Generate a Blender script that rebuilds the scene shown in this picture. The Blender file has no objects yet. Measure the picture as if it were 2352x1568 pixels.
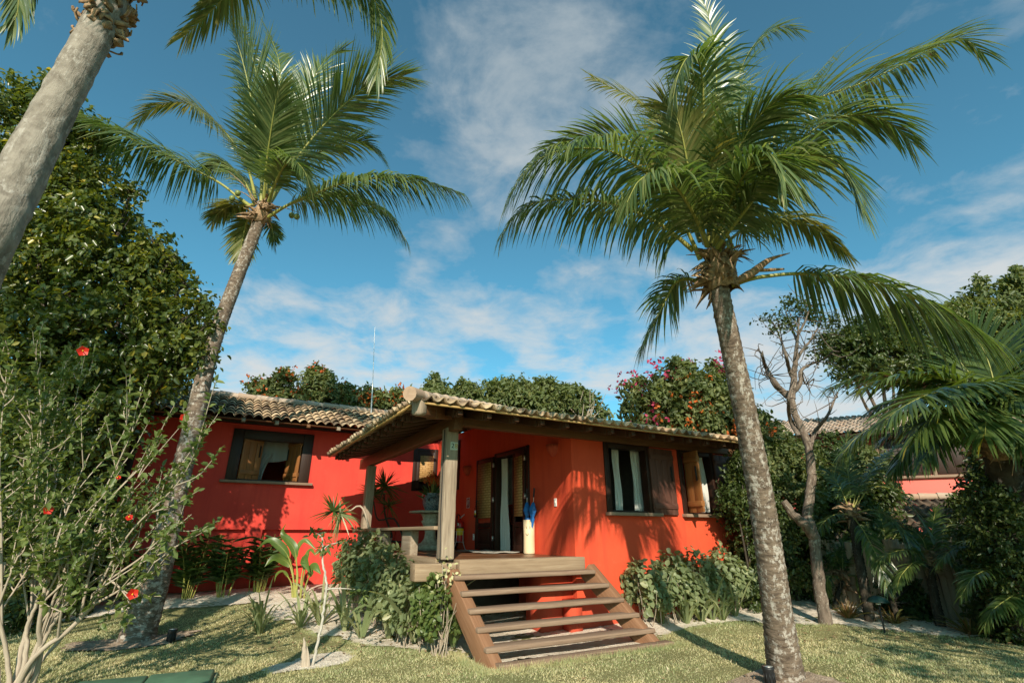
import bpy, math, random
import numpy as np
from mathutils import Vector, Matrix
rng = np.random.default_rng(11); random.seed(11)
SC = bpy.context.scene; COL = SC.collection
PI = math.pi
def nrm(a):
    a = np.asarray(a, float); return a / np.maximum(np.linalg.norm(a, axis=-1, keepdims=True), 1e-9)
# ------------------------------------------------------------------ camera model (photo readings in 2352-wide pixels)
F, TH, HC = 500.0, math.radians(20.97), 1.5
CT, ST = math.cos(TH), math.sin(TH); K = 1024/2352
CAM = np.array([0, 0, HC])
def ray(x, y):
    a, v = x*K-512, y*K-341
    return np.array([a, F*CT+v*ST, F*ST-v*CT])
def P(x, y, Y):                        # the point seen at (x, y), Y metres ahead
    r = ray(x, y); return CAM + r*(Y/r[1])
def PA(x, y, d):                       # the point seen at (x, y), d metres along the optical axis
    return CAM + ray(x, y)*(d/F)
def sstep(a, b, t):
    t = np.clip((t-a)/(b-a), 0, 1); return t*t*(3-2*t)
def gz(x, y): return .34*sstep(8, 13.2, np.asarray(y, float))
def G(x, y):                           # the ground point seen at (x, y)
    r = ray(x, y); t = HC/max(1e-3, -r[2])
    for _ in range(30):
        p = CAM+r*t; t += .7*((p[2]-gz(p[0], p[1]))/max(.02, -r[2]))
        t = min(t, 60/abs(r[1]))
    return CAM+r*t
def seg_at(a, b, t): return np.asarray(a)*(1-t)+np.asarray(b)*t
# house frame: u along the facade, w into the house
AZ = math.radians(60.4)
U = np.array([math.sin(AZ), math.cos(AZ), 0]); W = np.array([-math.cos(AZ), math.sin(AZ), 0]); ZZ = np.array([0, 0, 1.])
C0 = np.array([1.07, 9.16, 0]); HROT = math.atan2(U[1], U[0])
def hw(u, w, z=0.): return C0+U*u+W*w+ZZ*z
# ------------------------------------------------------------------ mesh builder
class MB:
    def __init__(s): s.v = []; s.f = []; s.r = []; s.g = []; s.n = 0
    def add(s, V, F_, r=None, g=None):
        V = np.asarray(V, float).reshape(-1, 3); F_ = np.asarray(F_, int)
        s.v.append(V); s.f.append(F_+s.n); s.n += len(V)
        if r is None: r = np.full(len(F_), rng.random())
        elif np.isscalar(r): r = np.full(len(F_), r)
        s.r.append(np.asarray(r, float)); s.g.append(V.copy() if g is None else np.asarray(g, float).reshape(-1, 3))
    def box(s, a, b, g0=None):
        lo = np.minimum(a, b)*1.; hi = np.maximum(a, b)*1.; s.obox((lo+hi)/2, np.eye(3)*((hi-lo)/2)[:, None])
    def obox(s, c, ax, segs=1, jit=0.):
        ax = np.asarray(ax, float); l = np.linalg.norm(ax, axis=1); k = int(np.argmax(l)); o = [i for i in range(3) if i != k]
        n = max(1, segs); V = []; Gc = []; off = rng.random(3)*20
        for i in range(n+1):
            t = -1+2*i/n
            for (p, q) in ((-1, -1), (1, -1), (1, 1), (-1, 1)):
                j = rng.normal(0, jit, 2) if jit and True else (0, 0)
                V.append(c+ax[k]*t+ax[o[0]]*p*(1+j[0])+ax[o[1]]*q*(1+j[1]))
                Gc.append((l[k]*t+off[0], l[o[0]]*p+off[1], l[o[1]]*q+off[2]))
        Fq = []
        flip = np.dot(np.cross(ax[o[0]], ax[o[1]]), ax[k]) < 0
        for i in range(n):
            b = 4*i
            for j in range(4):
                j2 = (j+1) % 4; Fq.append((b+j, b+j2, b+4+j2, b+4+j))
        Fq.append((3, 2, 1, 0)); e = 4*n; Fq.append((e, e+1, e+2, e+3))
        Fq = np.array(Fq)
        if flip: Fq = Fq[:, ::-1]
        s.add(V, Fq, None, Gc)
    def beam(s, p, q, w, h, up=(0, 0, 1), segs=1, jit=0.):
        p = np.asarray(p, float); q = np.asarray(q, float); d = nrm(q-p); sd = np.cross(d, np.asarray(up, float))
        sd = nrm(sd) if np.linalg.norm(sd) > 1e-4 else np.array([1., 0, 0]); u2 = np.cross(sd, d)
        s.obox((p+q)/2, [(q-p)/2, sd*w/2, u2*h/2], segs, jit)
    def tube(s, pts, rad, n=8, cap=True, r=None, closed=False):
        pts = np.asarray(pts, float); m = len(pts); rad = np.broadcast_to(np.asarray(rad, float), (m,))
        T = nrm(np.gradient(pts, axis=0)); ref = np.array([0, 0, 1.]) if abs(T[0][2]) < .9 else np.array([1., 0, 0])
        a = nrm(np.cross(T[0], ref)); A = []
        for i in range(m):
            a = nrm(a-T[i]*np.dot(a, T[i])); A.append(a)
        A = np.array(A); B = np.cross(T, A); th = np.arange(n)*2*PI/n
        V = pts[:, None]+rad[:, None, None]*(np.cos(th)[None, :, None]*A[:, None]+np.sin(th)[None, :, None]*B[:, None])
        L = np.concatenate([[0], np.cumsum(np.linalg.norm(np.diff(pts, axis=0), axis=1))])+rng.random()*9
        g = np.stack([np.broadcast_to(np.cos(th)*.5, (m, n)), np.broadcast_to(np.sin(th)*.5, (m, n)), np.broadcast_to(L[:, None], (m, n))], -1)
        i, j = np.meshgrid(np.arange(m-1), np.arange(n), indexing='ij'); j2 = (j+1) % n
        Fq = np.stack([i*n+j, i*n+j2, (i+1)*n+j2, (i+1)*n+j], -1).reshape(-1, 4)
        rr = rng.random() if r is None else r
        V = V.reshape(-1, 3); g = g.reshape(-1, 3)
        s.add(V, Fq, rr, g)
        if cap:
            for base, rev in ((0, True), ((m-1)*n, False)):
                c = pts[0 if rev else -1]; k = s.n
                idx = np.arange(n); tri = np.stack([np.full(n, n), idx, (idx+1) % n], -1)
                if rev: tri = tri[:, ::-1]
                s.add(np.vstack([V[base:base+n], c]), tri, rr, np.vstack([g[base:base+n], g[base]]))
    def lathe(s, prof, c=(0, 0, 0), n=24, r=None, a0=0., a1=2*PI, rib=None):
        prof = np.asarray(prof, float); m = len(prof); full = abs(a1-a0-2*PI) < 1e-6
        k = n if full else n+1
        th = a0+(a1-a0)*np.arange(k)/n
        R_ = prof[:, 0][:, None]*(np.ones_like(th) if rib is None else rib(th))[None]
        V = np.stack([R_*np.cos(th), R_*np.sin(th), np.broadcast_to(prof[:, 1][:, None], R_.shape)], -1)+np.asarray(c, float)
        i, j = np.meshgrid(np.arange(m-1), np.arange(n), indexing='ij'); j2 = (j+1) % k
        s.add(V, np.stack([i*k+j, i*k+j2, (i+1)*k+j2, (i+1)*k+j], -1).reshape(-1, 4), r)
    def grid(s, V, r=None, g=None):                       # V (a,b,3)
        a, b = V.shape[:2]; i, j = np.meshgrid(np.arange(a-1), np.arange(b-1), indexing='ij')
        s.add(V, np.stack([i*b+j, i*b+j+1, (i+1)*b+j+1, (i+1)*b+j], -1).reshape(-1, 4), r, g)
    def leaves(s, c, d, nv, L, Wd, fold=.3, curl=.2, r=None):
        c = np.asarray(c, float); n = len(c); d = nrm(d); sd = nrm(np.cross(d, nv)); nn = np.cross(sd, d)
        L = np.broadcast_to(L, (n,))[:, None]; Wd = np.broadcast_to(Wd, (n,))[:, None]
        V = np.empty((n, 6, 3)); V[:, 0] = c
        V[:, 1] = c+.28*L*d+.5*Wd*sd+fold*.5*Wd*nn-.06*curl*L*nn; V[:, 2] = c+.68*L*d+.42*Wd*sd+fold*.42*Wd*nn-.4*curl*L*nn
        V[:, 3] = c+L*d-curl*L*nn
        V[:, 4] = c+.68*L*d-.42*Wd*sd+fold*.42*Wd*nn-.4*curl*L*nn; V[:, 5] = c+.28*L*d-.5*Wd*sd+fold*.5*Wd*nn-.06*curl*L*nn
        b = (np.arange(n)*6)[:, None]
        Fq = np.stack([b+[0, 1, 2, 3], b+[0, 3, 4, 5]], 1).reshape(-1, 4)
        rr = rng.random(n) if r is None else np.broadcast_to(r, (n,))
        s.add(V, Fq, np.repeat(rr, 2))
    def ribbons(s, Pc, sd, wd, r=None):                   # Pc (n,k,3), sd (n,k,3) unit, wd (n,k)
        n, k = Pc.shape[:2]; V = np.stack([Pc-sd*wd[..., None]/2, Pc+sd*wd[..., None]/2], 2).reshape(n, k*2, 3)
        b = (np.arange(n)*k*2)[:, None, None]; j = (np.arange(k-1)*2)[None, :, None]
        Fq = (b+j+np.array([0, 1, 3, 2])[None, None]).reshape(-1, 4)
        rr = rng.random(n) if r is None else np.broadcast_to(r, (n,))
        s.add(V, Fq, np.repeat(rr, k-1))
    def build(s, name, mat, parent=None, smooth=False, bevel=0, solid=0, loc=None, rot=0.):
        me = bpy.data.meshes.new(name); V = np.concatenate(s.v).astype(np.float32)
        fl = [f for f in s.f]; loops = np.concatenate([f.ravel() for f in fl]); tot = np.concatenate([np.full(len(f), f.shape[1]) for f in fl])
        me.vertices.add(len(V)); me.vertices.foreach_set('co', V.ravel())
        me.loops.add(len(loops)); me.loops.foreach_set('vertex_index', loops.astype(np.int32))
        me.polygons.add(len(tot)); me.polygons.foreach_set('loop_start', np.concatenate([[0], np.cumsum(tot)[:-1]]).astype(np.int32))
        if smooth: me.polygons.foreach_set('use_smooth', np.ones(len(tot), bool))
        a = me.attributes.new('rnd', 'FLOAT', 'FACE'); a.data.foreach_set('value', np.concatenate(s.r).astype(np.float32))
        a = me.attributes.new('gc', 'FLOAT_VECTOR', 'POINT'); a.data.foreach_set('vector', np.concatenate(s.g).astype(np.float32).ravel())
        me.update(calc_edges=True)
        me.materials.append(mat)
        o = bpy.data.objects.new(name, me); COL.objects.link(o)
        if parent is not None: o.parent = parent
        if loc is not None: o.location = loc
        o.rotation_euler.z = rot
        if solid:
            m = o.modifiers.new('solid', 'SOLIDIFY'); m.thickness = solid; m.offset = -1
        if bevel:
            m = o.modifiers.new('bevel', 'BEVEL'); m.width = bevel; m.segments = 2; m.limit_method = 'ANGLE'
        return o
def tag(o, label=None, cat=None, group=None, kind=None):
    if label: o['label'] = label
    if cat: o['category'] = cat
    if group: o['group'] = group
    if kind: o['kind'] = kind
    return o
def thing(name, label, cat, loc=(0, 0, 0), rz=0., group=None):
    o = bpy.data.objects.new(name, None); COL.objects.link(o); o.location = loc; o.rotation_euler.z = rz; o.empty_display_size = .2
    return tag(o, label, cat, group)
def local(o, pts):                      # world points -> o's own frame (o is an unparented empty turned about z)
    p = np.asarray(pts, float)-np.array(o.location); a = -o.rotation_euler.z; c, s = math.cos(a), math.sin(a)
    return np.stack([p[..., 0]*c-p[..., 1]*s, p[..., 0]*s+p[..., 1]*c, p[..., 2]], -1)
def copy_tree(o, parent=None):
    c = o.copy(); COL.objects.link(c); c.parent = parent
    for ch in list(o.children): copy_tree(ch, c)
    return c
def spline(pts, n):                     # Catmull-Rom
    p = np.asarray(pts, float); m = len(p)
    q = np.vstack([2*p[0]-p[1], p, 2*p[-1]-p[-2]]); L = np.concatenate([[0], np.cumsum(np.linalg.norm(np.diff(p, axis=0), axis=1))])
    ts = np.linspace(0, L[-1], n); out = []
    for t in ts:
        i = min(m-2, max(0, int(np.searchsorted(L, t, side='right')-1))); f = (t-L[i])/max(1e-9, L[i+1]-L[i])
        a, b, c, d = q[i], q[i+1], q[i+2], q[i+3]
        out.append(.5*((2*b)+(-a+c)*f+(2*a-5*b+4*c-d)*f*f+(-a+3*b-3*c+d)*f**3))
    return np.array(out)
# ------------------------------------------------------------------ materials
class MT:
    def __init__(s, name):
        s.m = bpy.data.materials.new(name); s.m.use_nodes = True; s.t = s.m.node_tree; s.t.nodes.clear()
        s.out = s.n('ShaderNodeOutputMaterial'); s.b = s.n('ShaderNodeBsdfPrincipled'); s.t.links.new(s.b.outputs[0], s.out.inputs[0])
    def n(s, typ, **kw):
        x = s.t.nodes.new(typ)
        for k, v in kw.items(): setattr(x, k, v)
        return x
    def l(s, a, b): s.t.links.new(a, b)
    def attr(s, nm, o): return s.n('ShaderNodeAttribute', attribute_name=nm).outputs[o]
    def gc(s, sc=(1, 1, 1)):
        mp = s.n('ShaderNodeMapping'); mp.inputs['Scale'].default_value = sc; s.l(s.attr('gc', 'Vector'), mp.inputs[0]); return mp.outputs[0]
    def noise(s, vec, sc, det=4, rough=.6, dist=0.):
        x = s.n('ShaderNodeTexNoise'); x.inputs['Scale'].default_value = sc; x.inputs['Detail'].default_value = det; x.inputs['Roughness'].default_value = rough; x.inputs['Distortion'].default_value = dist
        if vec is not None: s.l(vec, x.inputs['Vector'])
        return x.outputs['Fac']
    def ramp(s, fac, stops):
        x = s.n('ShaderNodeValToRGB'); e = x.color_ramp.elements
        while len(e) < len(stops): e.new(.5)
        for k, (p, c) in enumerate(stops): e[k].position = p; e[k].color = (*c, 1) if len(c) == 3 else c
        s.l(fac, x.inputs[0]); return x.outputs[0]
    def mix(s, fac, a, b, mode='MIX'):
        x = s.n('ShaderNodeMix', data_type='RGBA', blend_type=mode)
        for i, v in ((0, fac), (6, a), (7, b)):
            if isinstance(v, (int, float)): x.inputs[i].default_value = v
            elif isinstance(v, tuple): x.inputs[i].default_value = (*v, 1)
            else: s.l(v, x.inputs[i])
        return x.outputs[2]
    def math(s, op, a, b=0.):
        x = s.n('ShaderNodeMath', operation=op)
        for i, v in ((0, a), (1, b)):
            if isinstance(v, (int, float)): x.inputs[i].default_value = v
            else: s.l(v, x.inputs[i])
        return x.outputs[0]
    def bump(s, h, st=.3, d=.01):
        x = s.n('ShaderNodeBump'); x.inputs['Strength'].default_value = st; x.inputs['Distance'].default_value = d; s.l(h, x.inputs['Height']); s.l(x.outputs[0], s.b.inputs['Normal'])
    def col(s, c):
        if isinstance(c, tuple): s.b.inputs['Base Color'].default_value = (*c, 1)
        else: s.l(c, s.b.inputs['Base Color'])
    def set(s, rough=.6, spec=.5, metal=0.):
        s.b.inputs['Roughness'].default_value = rough; s.b.inputs['Specular IOR Level'].default_value = spec; s.b.inputs['Metallic'].default_value = metal; return s
    def translucent(s, col, amt):
        t = s.n('ShaderNodeBsdfTranslucent'); mx = s.n('ShaderNodeMixShader'); mx.inputs[0].default_value = amt
        if isinstance(col, tuple): t.inputs[0].default_value = (*col, 1)
        else: s.l(col, t.inputs[0])
        s.l(s.b.outputs[0], mx.inputs[1]); s.l(t.outputs[0], mx.inputs[2]); s.l(mx.outputs[0], s.out.inputs[0])
def plain(name, c, rough=.6, spec=.5, metal=0., var=.12, sc=12.):
    m = MT(name); f = m.noise(m.attr('gc', 'Vector'), sc, 4)
    m.col(m.ramp(f, [(.25, tuple(x*(1-var*1.5) for x in c)), (.75, tuple(min(1, x*(1+var)) for x in c))])); m.set(rough, spec, metal); m.bump(f, .15, .004); return m.m
def leafmat(name, stops, rough=.45, tr=.3, trc=None, spec=.4):
    m = MT(name); c = m.ramp(m.attr('rnd', 'Fac'), stops)
    f = m.noise(m.attr('gc', 'Vector'), 1.7, 3); c2 = m.mix(m.math('MULTIPLY', f, .5), c, tuple(.55*x for x in stops[0][1]), 'MIX')
    m.col(c2); m.set(rough, spec)
    m.translucent(m.mix(1., c2, trc or (1.9, 1.75, .6), 'MULTIPLY'), tr); return m.m
def woodmat(name, dark, mid, light, rough=.75, scale=1., spec=.3, cracks=True, knots=0.):
    m = MT(name); v = m.gc((1.4*scale, 22*scale, 22*scale)); f = m.noise(v, 1.6, 6, .65, .6); f2 = m.noise(m.gc((.7, 2.5, 2.5)), 1.3, 3)
    c = m.ramp(f, [(.22, dark), (.5, mid), (.78, light)]); c = m.mix(m.math('MULTIPLY', f2, .75), c, dark)
    r_ = m.attr('rnd', 'Fac'); c = m.mix(m.math('MULTIPLY', r_, .35), c, mid)
    if cracks:
        g = m.noise(m.gc((.9*scale, 40*scale, 40*scale)), 1.1, 3); k = m.ramp(g, [(.28, (0, 0, 0)), (.36, (1, 1, 1))]); c = m.mix(1., c, m.mix(.55, (1, 1, 1), k), 'MULTIPLY')
    m.col(c); m.set(rough, spec); m.bump(f, .5, .006); return m.m
M = {}
def mk_materials():
    # painted plaster
    for key, nm, ca, cb, cc_, cd_ in (('red', 'orange_red_plaster', (.64, .074, .028), (.74, .098, .038), (.58, .055, .032), (.46, .038, .024)), ('crimson', 'crimson_plaster', (.63, .052, .036), (.73, .076, .048), (.57, .04, .038), (.45, .028, .028))):
        m = MT(nm); tc = m.n('ShaderNodeTexCoord').outputs['Object']
        f = m.noise(tc, 1.1, 5); f2 = m.noise(tc, 60, 3); st = m.noise(tc, .45, 3)
        c = m.ramp(f, [(.3, ca), (.7, cb)]); c = m.mix(m.math('MULTIPLY', st, .35), c, cc_)
        mpv = m.n('ShaderNodeMapping'); mpv.inputs['Scale'].default_value = (5., 5., .35); m.l(tc, mpv.inputs[0]); stk = m.noise(mpv.outputs[0], 1.0, 5, .7)
        c = m.mix(m.math('MULTIPLY', m.ramp(stk, [(.5, (0, 0, 0)), (.75, (1, 1, 1))]), .5), c, cd_)
        pt = m.noise(tc, 2.6, 6, .7); c = m.mix(m.ramp(pt, [(.6, (0, 0, 0)), (.7, (.3, .3, .3))]), c, tuple(min(1, x*1.25+.03) for x in cb))
        sx = m.n('ShaderNodeSeparateXYZ'); m.l(tc, sx.inputs[0]); hz = m.math('ADD', sx.outputs[2], m.math('MULTIPLY', f, .5)); dirt = m.ramp(hz, [(.3, (1, 1, 1)), (.85, (0, 0, 0))])
        c = m.mix(m.math('MULTIPLY', dirt, .55), c, (.3, .07, .045))
        m.col(c); m.set(.85, .25); m.bump(m.math('ADD', f2, m.math('MULTIPLY', f, 4.)), .35, .008); M[key] = m.m
    m = MT('pink_plaster'); f = m.noise(None, 2, 4); m.col(m.ramp(f, [(.3, (.62, .12, .1)), (.7, (.72, .17, .13))])); m.set(.85, .2); M['pink'] = m.m
    M['beam'] = woodmat('dark_beam_wood', (.075, .032, .014), (.17, .075, .03), (.28, .13, .055), .55)
    M['frame'] = woodmat('dark_frame_wood', (.016, .007, .004), (.035, .014, .008), (.06, .025, .013), .5)
    M['shutter'] = woodmat('shutter_wood', (.15, .055, .018), (.32, .13, .04), (.48, .21, .07), .5)
    M['brownshutter'] = woodmat('old_shutter_wood', (.07, .03, .02), (.13, .055, .04), (.18, .08, .06), .6)
    M['grey'] = woodmat('weathered_grey_wood', (.15, .105, .07), (.36, .28, .205), (.56, .475, .37), .85, .8, .2)
    M['pale'] = woodmat('pale_weathered_wood', (.15, .095, .055), (.34, .24, .155), (.52, .4, .28), .8, .7, .2)
    M['step'] = woodmat('step_wood', (.14, .085, .055), (.29, .195, .135), (.43, .32, .235), .8, .8, .2)
    M['stringer'] = woodmat('stringer_wood', (.15, .07, .035), (.3, .15, .08), (.4, .23, .14), .7)
    M['floor'] = woodmat('deck_floor_wood', (.1, .04, .018), (.2, .09, .04), (.3, .15, .075), .35, .6, .5)
    M['lath'] = woodmat('yellow_lath_wood', (.3, .18, .06), (.5, .33, .13), (.62, .45, .2), .7)
    M['log'] = woodmat('palisade_log_wood', (.24, .17, .11), (.42, .32, .22), (.56, .45, .33), .85)
    M['rafter'] = woodmat('old_rafter_wood', (.03, .013, .006), (.075, .033, .014), (.14, .065, .03), .6)
    def tile(name, stops, lichen):
        m = MT(name); c = m.ramp(m.attr('rnd', 'Fac'), stops); p = m.attr('gc', 'Vector')
        f = m.noise(p, .75, 6, .72); f3 = m.noise(p, 14, 4, .7)
        c = m.mix(m.math('MULTIPLY', m.ramp(f, [(.47, (0, 0, 0)), (.62, (1, 1, 1))]), lichen), c, (.035, .03, .027))
        c = m.mix(m.math('MULTIPLY', f3, .55), c, (.2, .14, .09)); m.col(c); m.set(.85, .2); m.bump(f3, .4, .006); return m.m
    M['tile'] = tile('clay_tiles', [(.0, (.36, .25, .15)), (.3, (.6, .44, .27)), (.6, (.72, .56, .37)), (.85, (.55, .36, .21)), (1., (.2, .14, .1))], .9)
    M['tiledark'] = tile('old_dark_tiles', [(.0, (.04, .035, .03)), (.5, (.08, .065, .05)), (.85, (.2, .12, .075)), (1., (.28, .17, .1))], .8)
    M['tilepale'] = tile('pale_roof_tiles', [(.0, (.45, .34, .26)), (.6, (.62, .5, .4)), (1., (.5, .33, .23))], .25)
    # palm trunks
    def trunk(name, a, b, lich, la, ring=34.):
        m = MT(name); p = m.attr('gc', 'Vector'); n1 = m.noise(p, 7, 5, .7); n2 = m.noise(p, 2.2, 4)
        mp = m.n('ShaderNodeMapping'); mp.inputs['Scale'].default_value = (3., 3., ring); m.l(p, mp.inputs[0]); n3 = m.noise(mp.outputs[0], 1., 4, .6, .4)
        c = m.ramp(n3, [(.3, a), (.62, b)]); c = m.mix(m.math('MULTIPLY', n1, .5), c, a)
        mp2 = m.n('ShaderNodeMapping'); mp2.inputs['Scale'].default_value = (.5, .5, 1.5); m.l(p, mp2.inputs[0]); nl = m.noise(mp2.outputs[0], 10., 6, .75)
        k = m.ramp(m.math('ADD', nl, m.math('MULTIPLY', n2, .35)), [(.66-la, (0, 0, 0)), (.74-la, (1, 1, 1))])
        c = m.mix(m.math('MULTIPLY', k, .62), c, lich); m.col(c); m.set(.9, .15); m.bump(m.math('ADD', n3, n1), .7, .012); return m.m
    M['trunk'] = trunk('palm_bark', (.07, .05, .038), (.24, .185, .14), (.5, .47, .42), -.05)
    M['trunklich'] = trunk('lichen_palm_bark', (.065, .045, .034), (.25, .185, .135), (.56, .51, .45), -.03)
    M['trunkgrey'] = trunk('smooth_grey_bark', (.15, .125, .1), (.34, .295, .245), (.44, .4, .35), -.06, 15.)
    M['bark'] = trunk('pale_tree_bark', (.08, .058, .045), (.23, .175, .135), (.44, .38, .31), -.05, 6.)
    M['darkbark'] = trunk('dark_tree_bark', (.03, .024, .018), (.09, .07, .05), (.25, .23, .2), -.08, 6.)
    M['twig'] = plain('pale_twigs', (.42, .34, .26), .8, .2, 0, .25, 9)
    M['fibre'] = plain('dry_palm_fibre', (.34, .22, .13), .9, .1, 0, .5, 25)
    M['petiole'] = plain('yellow_green_stalk', (.3, .29, .07), .45, .4, 0, .2, 6)
    # foliage
    M['frond'] = leafmat('coconut_leaflets', [(.0, (.075, .125, .04)), (.5, (.155, .21, .068)), (.85, (.26, .29, .11)), (1., (.46, .41, .18))], .32, .34, (1.35, 1.5, .6), .65)
    M['frondy'] = leafmat('yellowing_leaflets', [(.0, (.12, .16, .04)), (.5, (.22, .24, .07)), (1., (.42, .36, .14))], .42, .42, (1.6, 1.4, .6))
    M['cycad'] = leafmat('broad_palm_leaflets', [(.0, (.06, .1, .03)), (.6, (.11, .165, .045)), (.93, (.17, .22, .055)), (1., (.42, .3, .03))], .28, .3, (2., 1.9, .5), .6)
    M['tree'] = leafmat('glossy_tree_leaves', [(.0, (.045, .075, .018)), (.5, (.115, .15, .035)), (.84, (.25, .265, .06)), (1., (.55, .45, .09))], .3, .38, (2.2, 1.9, .5), .5)
    M['hib'] = leafmat('hibiscus_leaves', [(.0, (.09, .14, .04)), (.6, (.17, .22, .065)), (1., (.28, .31, .1))], .42, .38)
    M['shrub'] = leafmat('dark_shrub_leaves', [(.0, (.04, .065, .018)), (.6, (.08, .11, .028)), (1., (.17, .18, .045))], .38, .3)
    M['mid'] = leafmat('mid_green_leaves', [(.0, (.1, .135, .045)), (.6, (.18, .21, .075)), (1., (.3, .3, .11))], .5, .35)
    M['hedge'] = leafmat('grey_green_hedge_leaves', [(.0, (.14, .18, .085)), (.55, (.24, .28, .135)), (.85, (.34, .37, .18)), (1., (.46, .42, .22))], .42, .3)
    M['lily'] = leafmat('strap_leaves', [(.0, (.2, .25, .11)), (.7, (.32, .36, .18)), (1., (.45, .45, .25))], .4, .35)
    M['ginger'] = leafmat('ginger_leaves', [(.0, (.04, .085, .025)), (1., (.09, .15, .038))], .35, .3)
    M['heli'] = leafmat('heliconia_leaves', [(.0, (.1, .18, .04)), (1., (.18, .27, .06))], .35, .35)
    M['drac'] = leafmat('dracaena_blades', [(.0, (.04, .085, .022)), (.7, (.08, .14, .035)), (1., (.17, .2, .05))], .35, .25)
    M['brom'] = leafmat('bromeliad_leaves', [(.0, (.11, .12, .03)), (.5, (.22, .17, .05)), (.8, (.3, .12, .04)), (1., (.4, .32, .18))], .5, .3)
    M['orange'] = leafmat('orange_blossoms', [(.0, (.55, .09, .015)), (1., (.75, .22, .04))], .6, .3, (1.2, 1.1, .8))
    M['pinkfl'] = leafmat('pink_bracts', [(.0, (.5, .03, .1)), (1., (.7, .09, .2))], .6, .3, (1.2, 1.1, 1.))
    M['redfl'] = leafmat('red_petals', [(.0, (.6, .018, .01)), (1., (.78, .05, .025))], .5, .25, (1.2, 1., .8))
    M['cream'] = leafmat('cream_leaves', [(.0, (.55, .52, .24)), (1., (.72, .68, .38))], .5, .3, (1.1, 1.1, .9))
    M['dryleaf'] = leafmat('dry_leaves', [(.0, (.2, .12, .06)), (1., (.38, .26, .14))], .8, .15, (1.1, 1., .8))
    # ground
    m = MT('lawn_soil'); tc = m.n('ShaderNodeTexCoord').outputs['Object']; f = m.noise(tc, .8, 4); f2 = m.noise(tc, 25, 4, .7)
    c = m.ramp(f, [(.3, (.2, .2, .085)), (.7, (.32, .29, .13))]); c = m.mix(m.math('MULTIPLY', f2, .6), c, (.15, .14, .06)); m.col(c); m.set(.95, .1); m.bump(f2, .8, .03); M['soil'] = m.m
    m = MT('grass_blades'); tc = m.n('ShaderNodeTexCoord').outputs['Object']; f = m.noise(tc, .9, 4, .6); f4 = m.noise(tc, 4.5, 3, .6)
    c = m.ramp(m.attr('rnd', 'Fac'), [(.0, (.24, .285, .13)), (.5, (.42, .435, .225)), (.8, (.6, .55, .33)), (1., (.72, .61, .43))])
    c = m.mix(m.ramp(f, [(.42, (0, 0, 0)), (.66, (.75, .75, .75))]), c, (.72, .6, .36)); c = m.mix(m.ramp(f4, [(.5, (0, 0, 0)), (.72, (.5, .5, .5))]), c, (.22, .26, .1))
    m.col(c); m.set(.7, .15); m.translucent(m.mix(1., c, (1.5, 1.5, .7), 'MULTIPLY'), .3); M['grass'] = m.m
    m = MT('white_sand'); tc = m.n('ShaderNodeTexCoord').outputs['Object']; f = m.noise(tc, 2.2, 5, .65); f2 = m.noise(tc, 55, 4, .7); f3 = m.noise(tc, 9, 5, .7)
    c = m.ramp(f, [(.3, (.64, .54, .42)), (.65, (.86, .76, .63))]); c = m.mix(m.ramp(f3, [(.62, (0, 0, 0)), (.74, (.45, .45, .45))]), c, (.34, .26, .18)); c = m.mix(m.ramp(f2, [(.62, (0, 0, 0)), (.7, (.6, .6, .6))]), c, (.13, .1, .07))
    m.col(c); m.set(.95, .1); m.bump(m.math('ADD', f2, m.math('MULTIPLY', f3, 2.5)), .9, .02); M['sand'] = m.m
    m = MT('brown_earth'); tc = m.n('ShaderNodeTexCoord').outputs['Object']; f = m.noise(tc, 6, 5, .65); f2 = m.noise(tc, 40, 4, .7)
    m.col(m.ramp(f, [(.3, (.26, .18, .12)), (.7, (.54, .42, .31))])); m.set(.95, .1); m.bump(m.math('ADD', f2, f), .9, .03); M['earth'] = m.m
    # small things
    m = MT('white_cotton'); m.col((.78, .76, .71)); m.set(.9, .1); m.translucent((.75, .73, .68), .3); M['cotton'] = m.m
    m = MT('net_cloth'); m.col((.42, .41, .37)); m.set(.9, .1); m.translucent((.45, .44, .4), .4); M['net'] = m.m
    m = MT('woven_bamboo'); br = m.n('ShaderNodeTexBrick'); br.inputs['Scale'].default_value = 1.; br.inputs['Color1'].default_value = (.6, .36, .13, 1); br.inputs['Color2'].default_value = (.72, .46, .19, 1); br.inputs['Mortar'].default_value = (.25, .12, .04, 1)
    br.inputs['Mortar Size'].default_value = .009; br.inputs['Brick Width'].default_value = .16; br.inputs['Row Height'].default_value = .055; m.l(m.attr('gc', 'Vector'), br.inputs['Vector'])
    m.col(m.mix(m.math('MULTIPLY', m.noise(m.attr('gc', 'Vector'), 9, 4), .5), br.outputs[0], (.42, .22, .08))); m.set(.6, .3); m.translucent((.5, .25, .07), .2); M['bamboo'] = m.m
    m = MT('speckled_blue_glaze'); p = m.attr('gc', 'Vector'); f = m.noise(p, 42, 3, .8); f2 = m.noise(p, 5, 3)
    c = m.ramp(f, [(.42, (.035, .06, .095)), (.5, (.12, .17, .21)), (.6, (.38, .4, .38))]); c = m.mix(m.math('MULTIPLY', f2, .5), c, (.05, .07, .1)); m.col(c); m.set(.5, .4); m.bump(f, .3, .004); M['vase'] = m.m
    M['terra'] = plain('pink_clay', (.55, .3, .22), .8, .2)
    M['stone'] = plain('pale_cast_stone', (.4, .36, .27), .85, .2, 0, .3, 14)
    M['cream_ceramic'] = plain('cream_bamboo', (.74, .57, .36), .5, .4, 0, .06, 4)
    M['umb'] = plain('blue_umbrella_cloth', (.015, .14, .42), .5, .4, 0, .25, 14)
    M['black'] = plain('black_plastic', (.015, .015, .016), .5, .4, 0, .2)
    M['bag'] = plain('black_fabric', (.006, .006, .007), .9, .1, 0, .2)
    M['metal'] = plain('brushed_metal', (.5, .5, .48), .4, .5, .8, .1)
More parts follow.
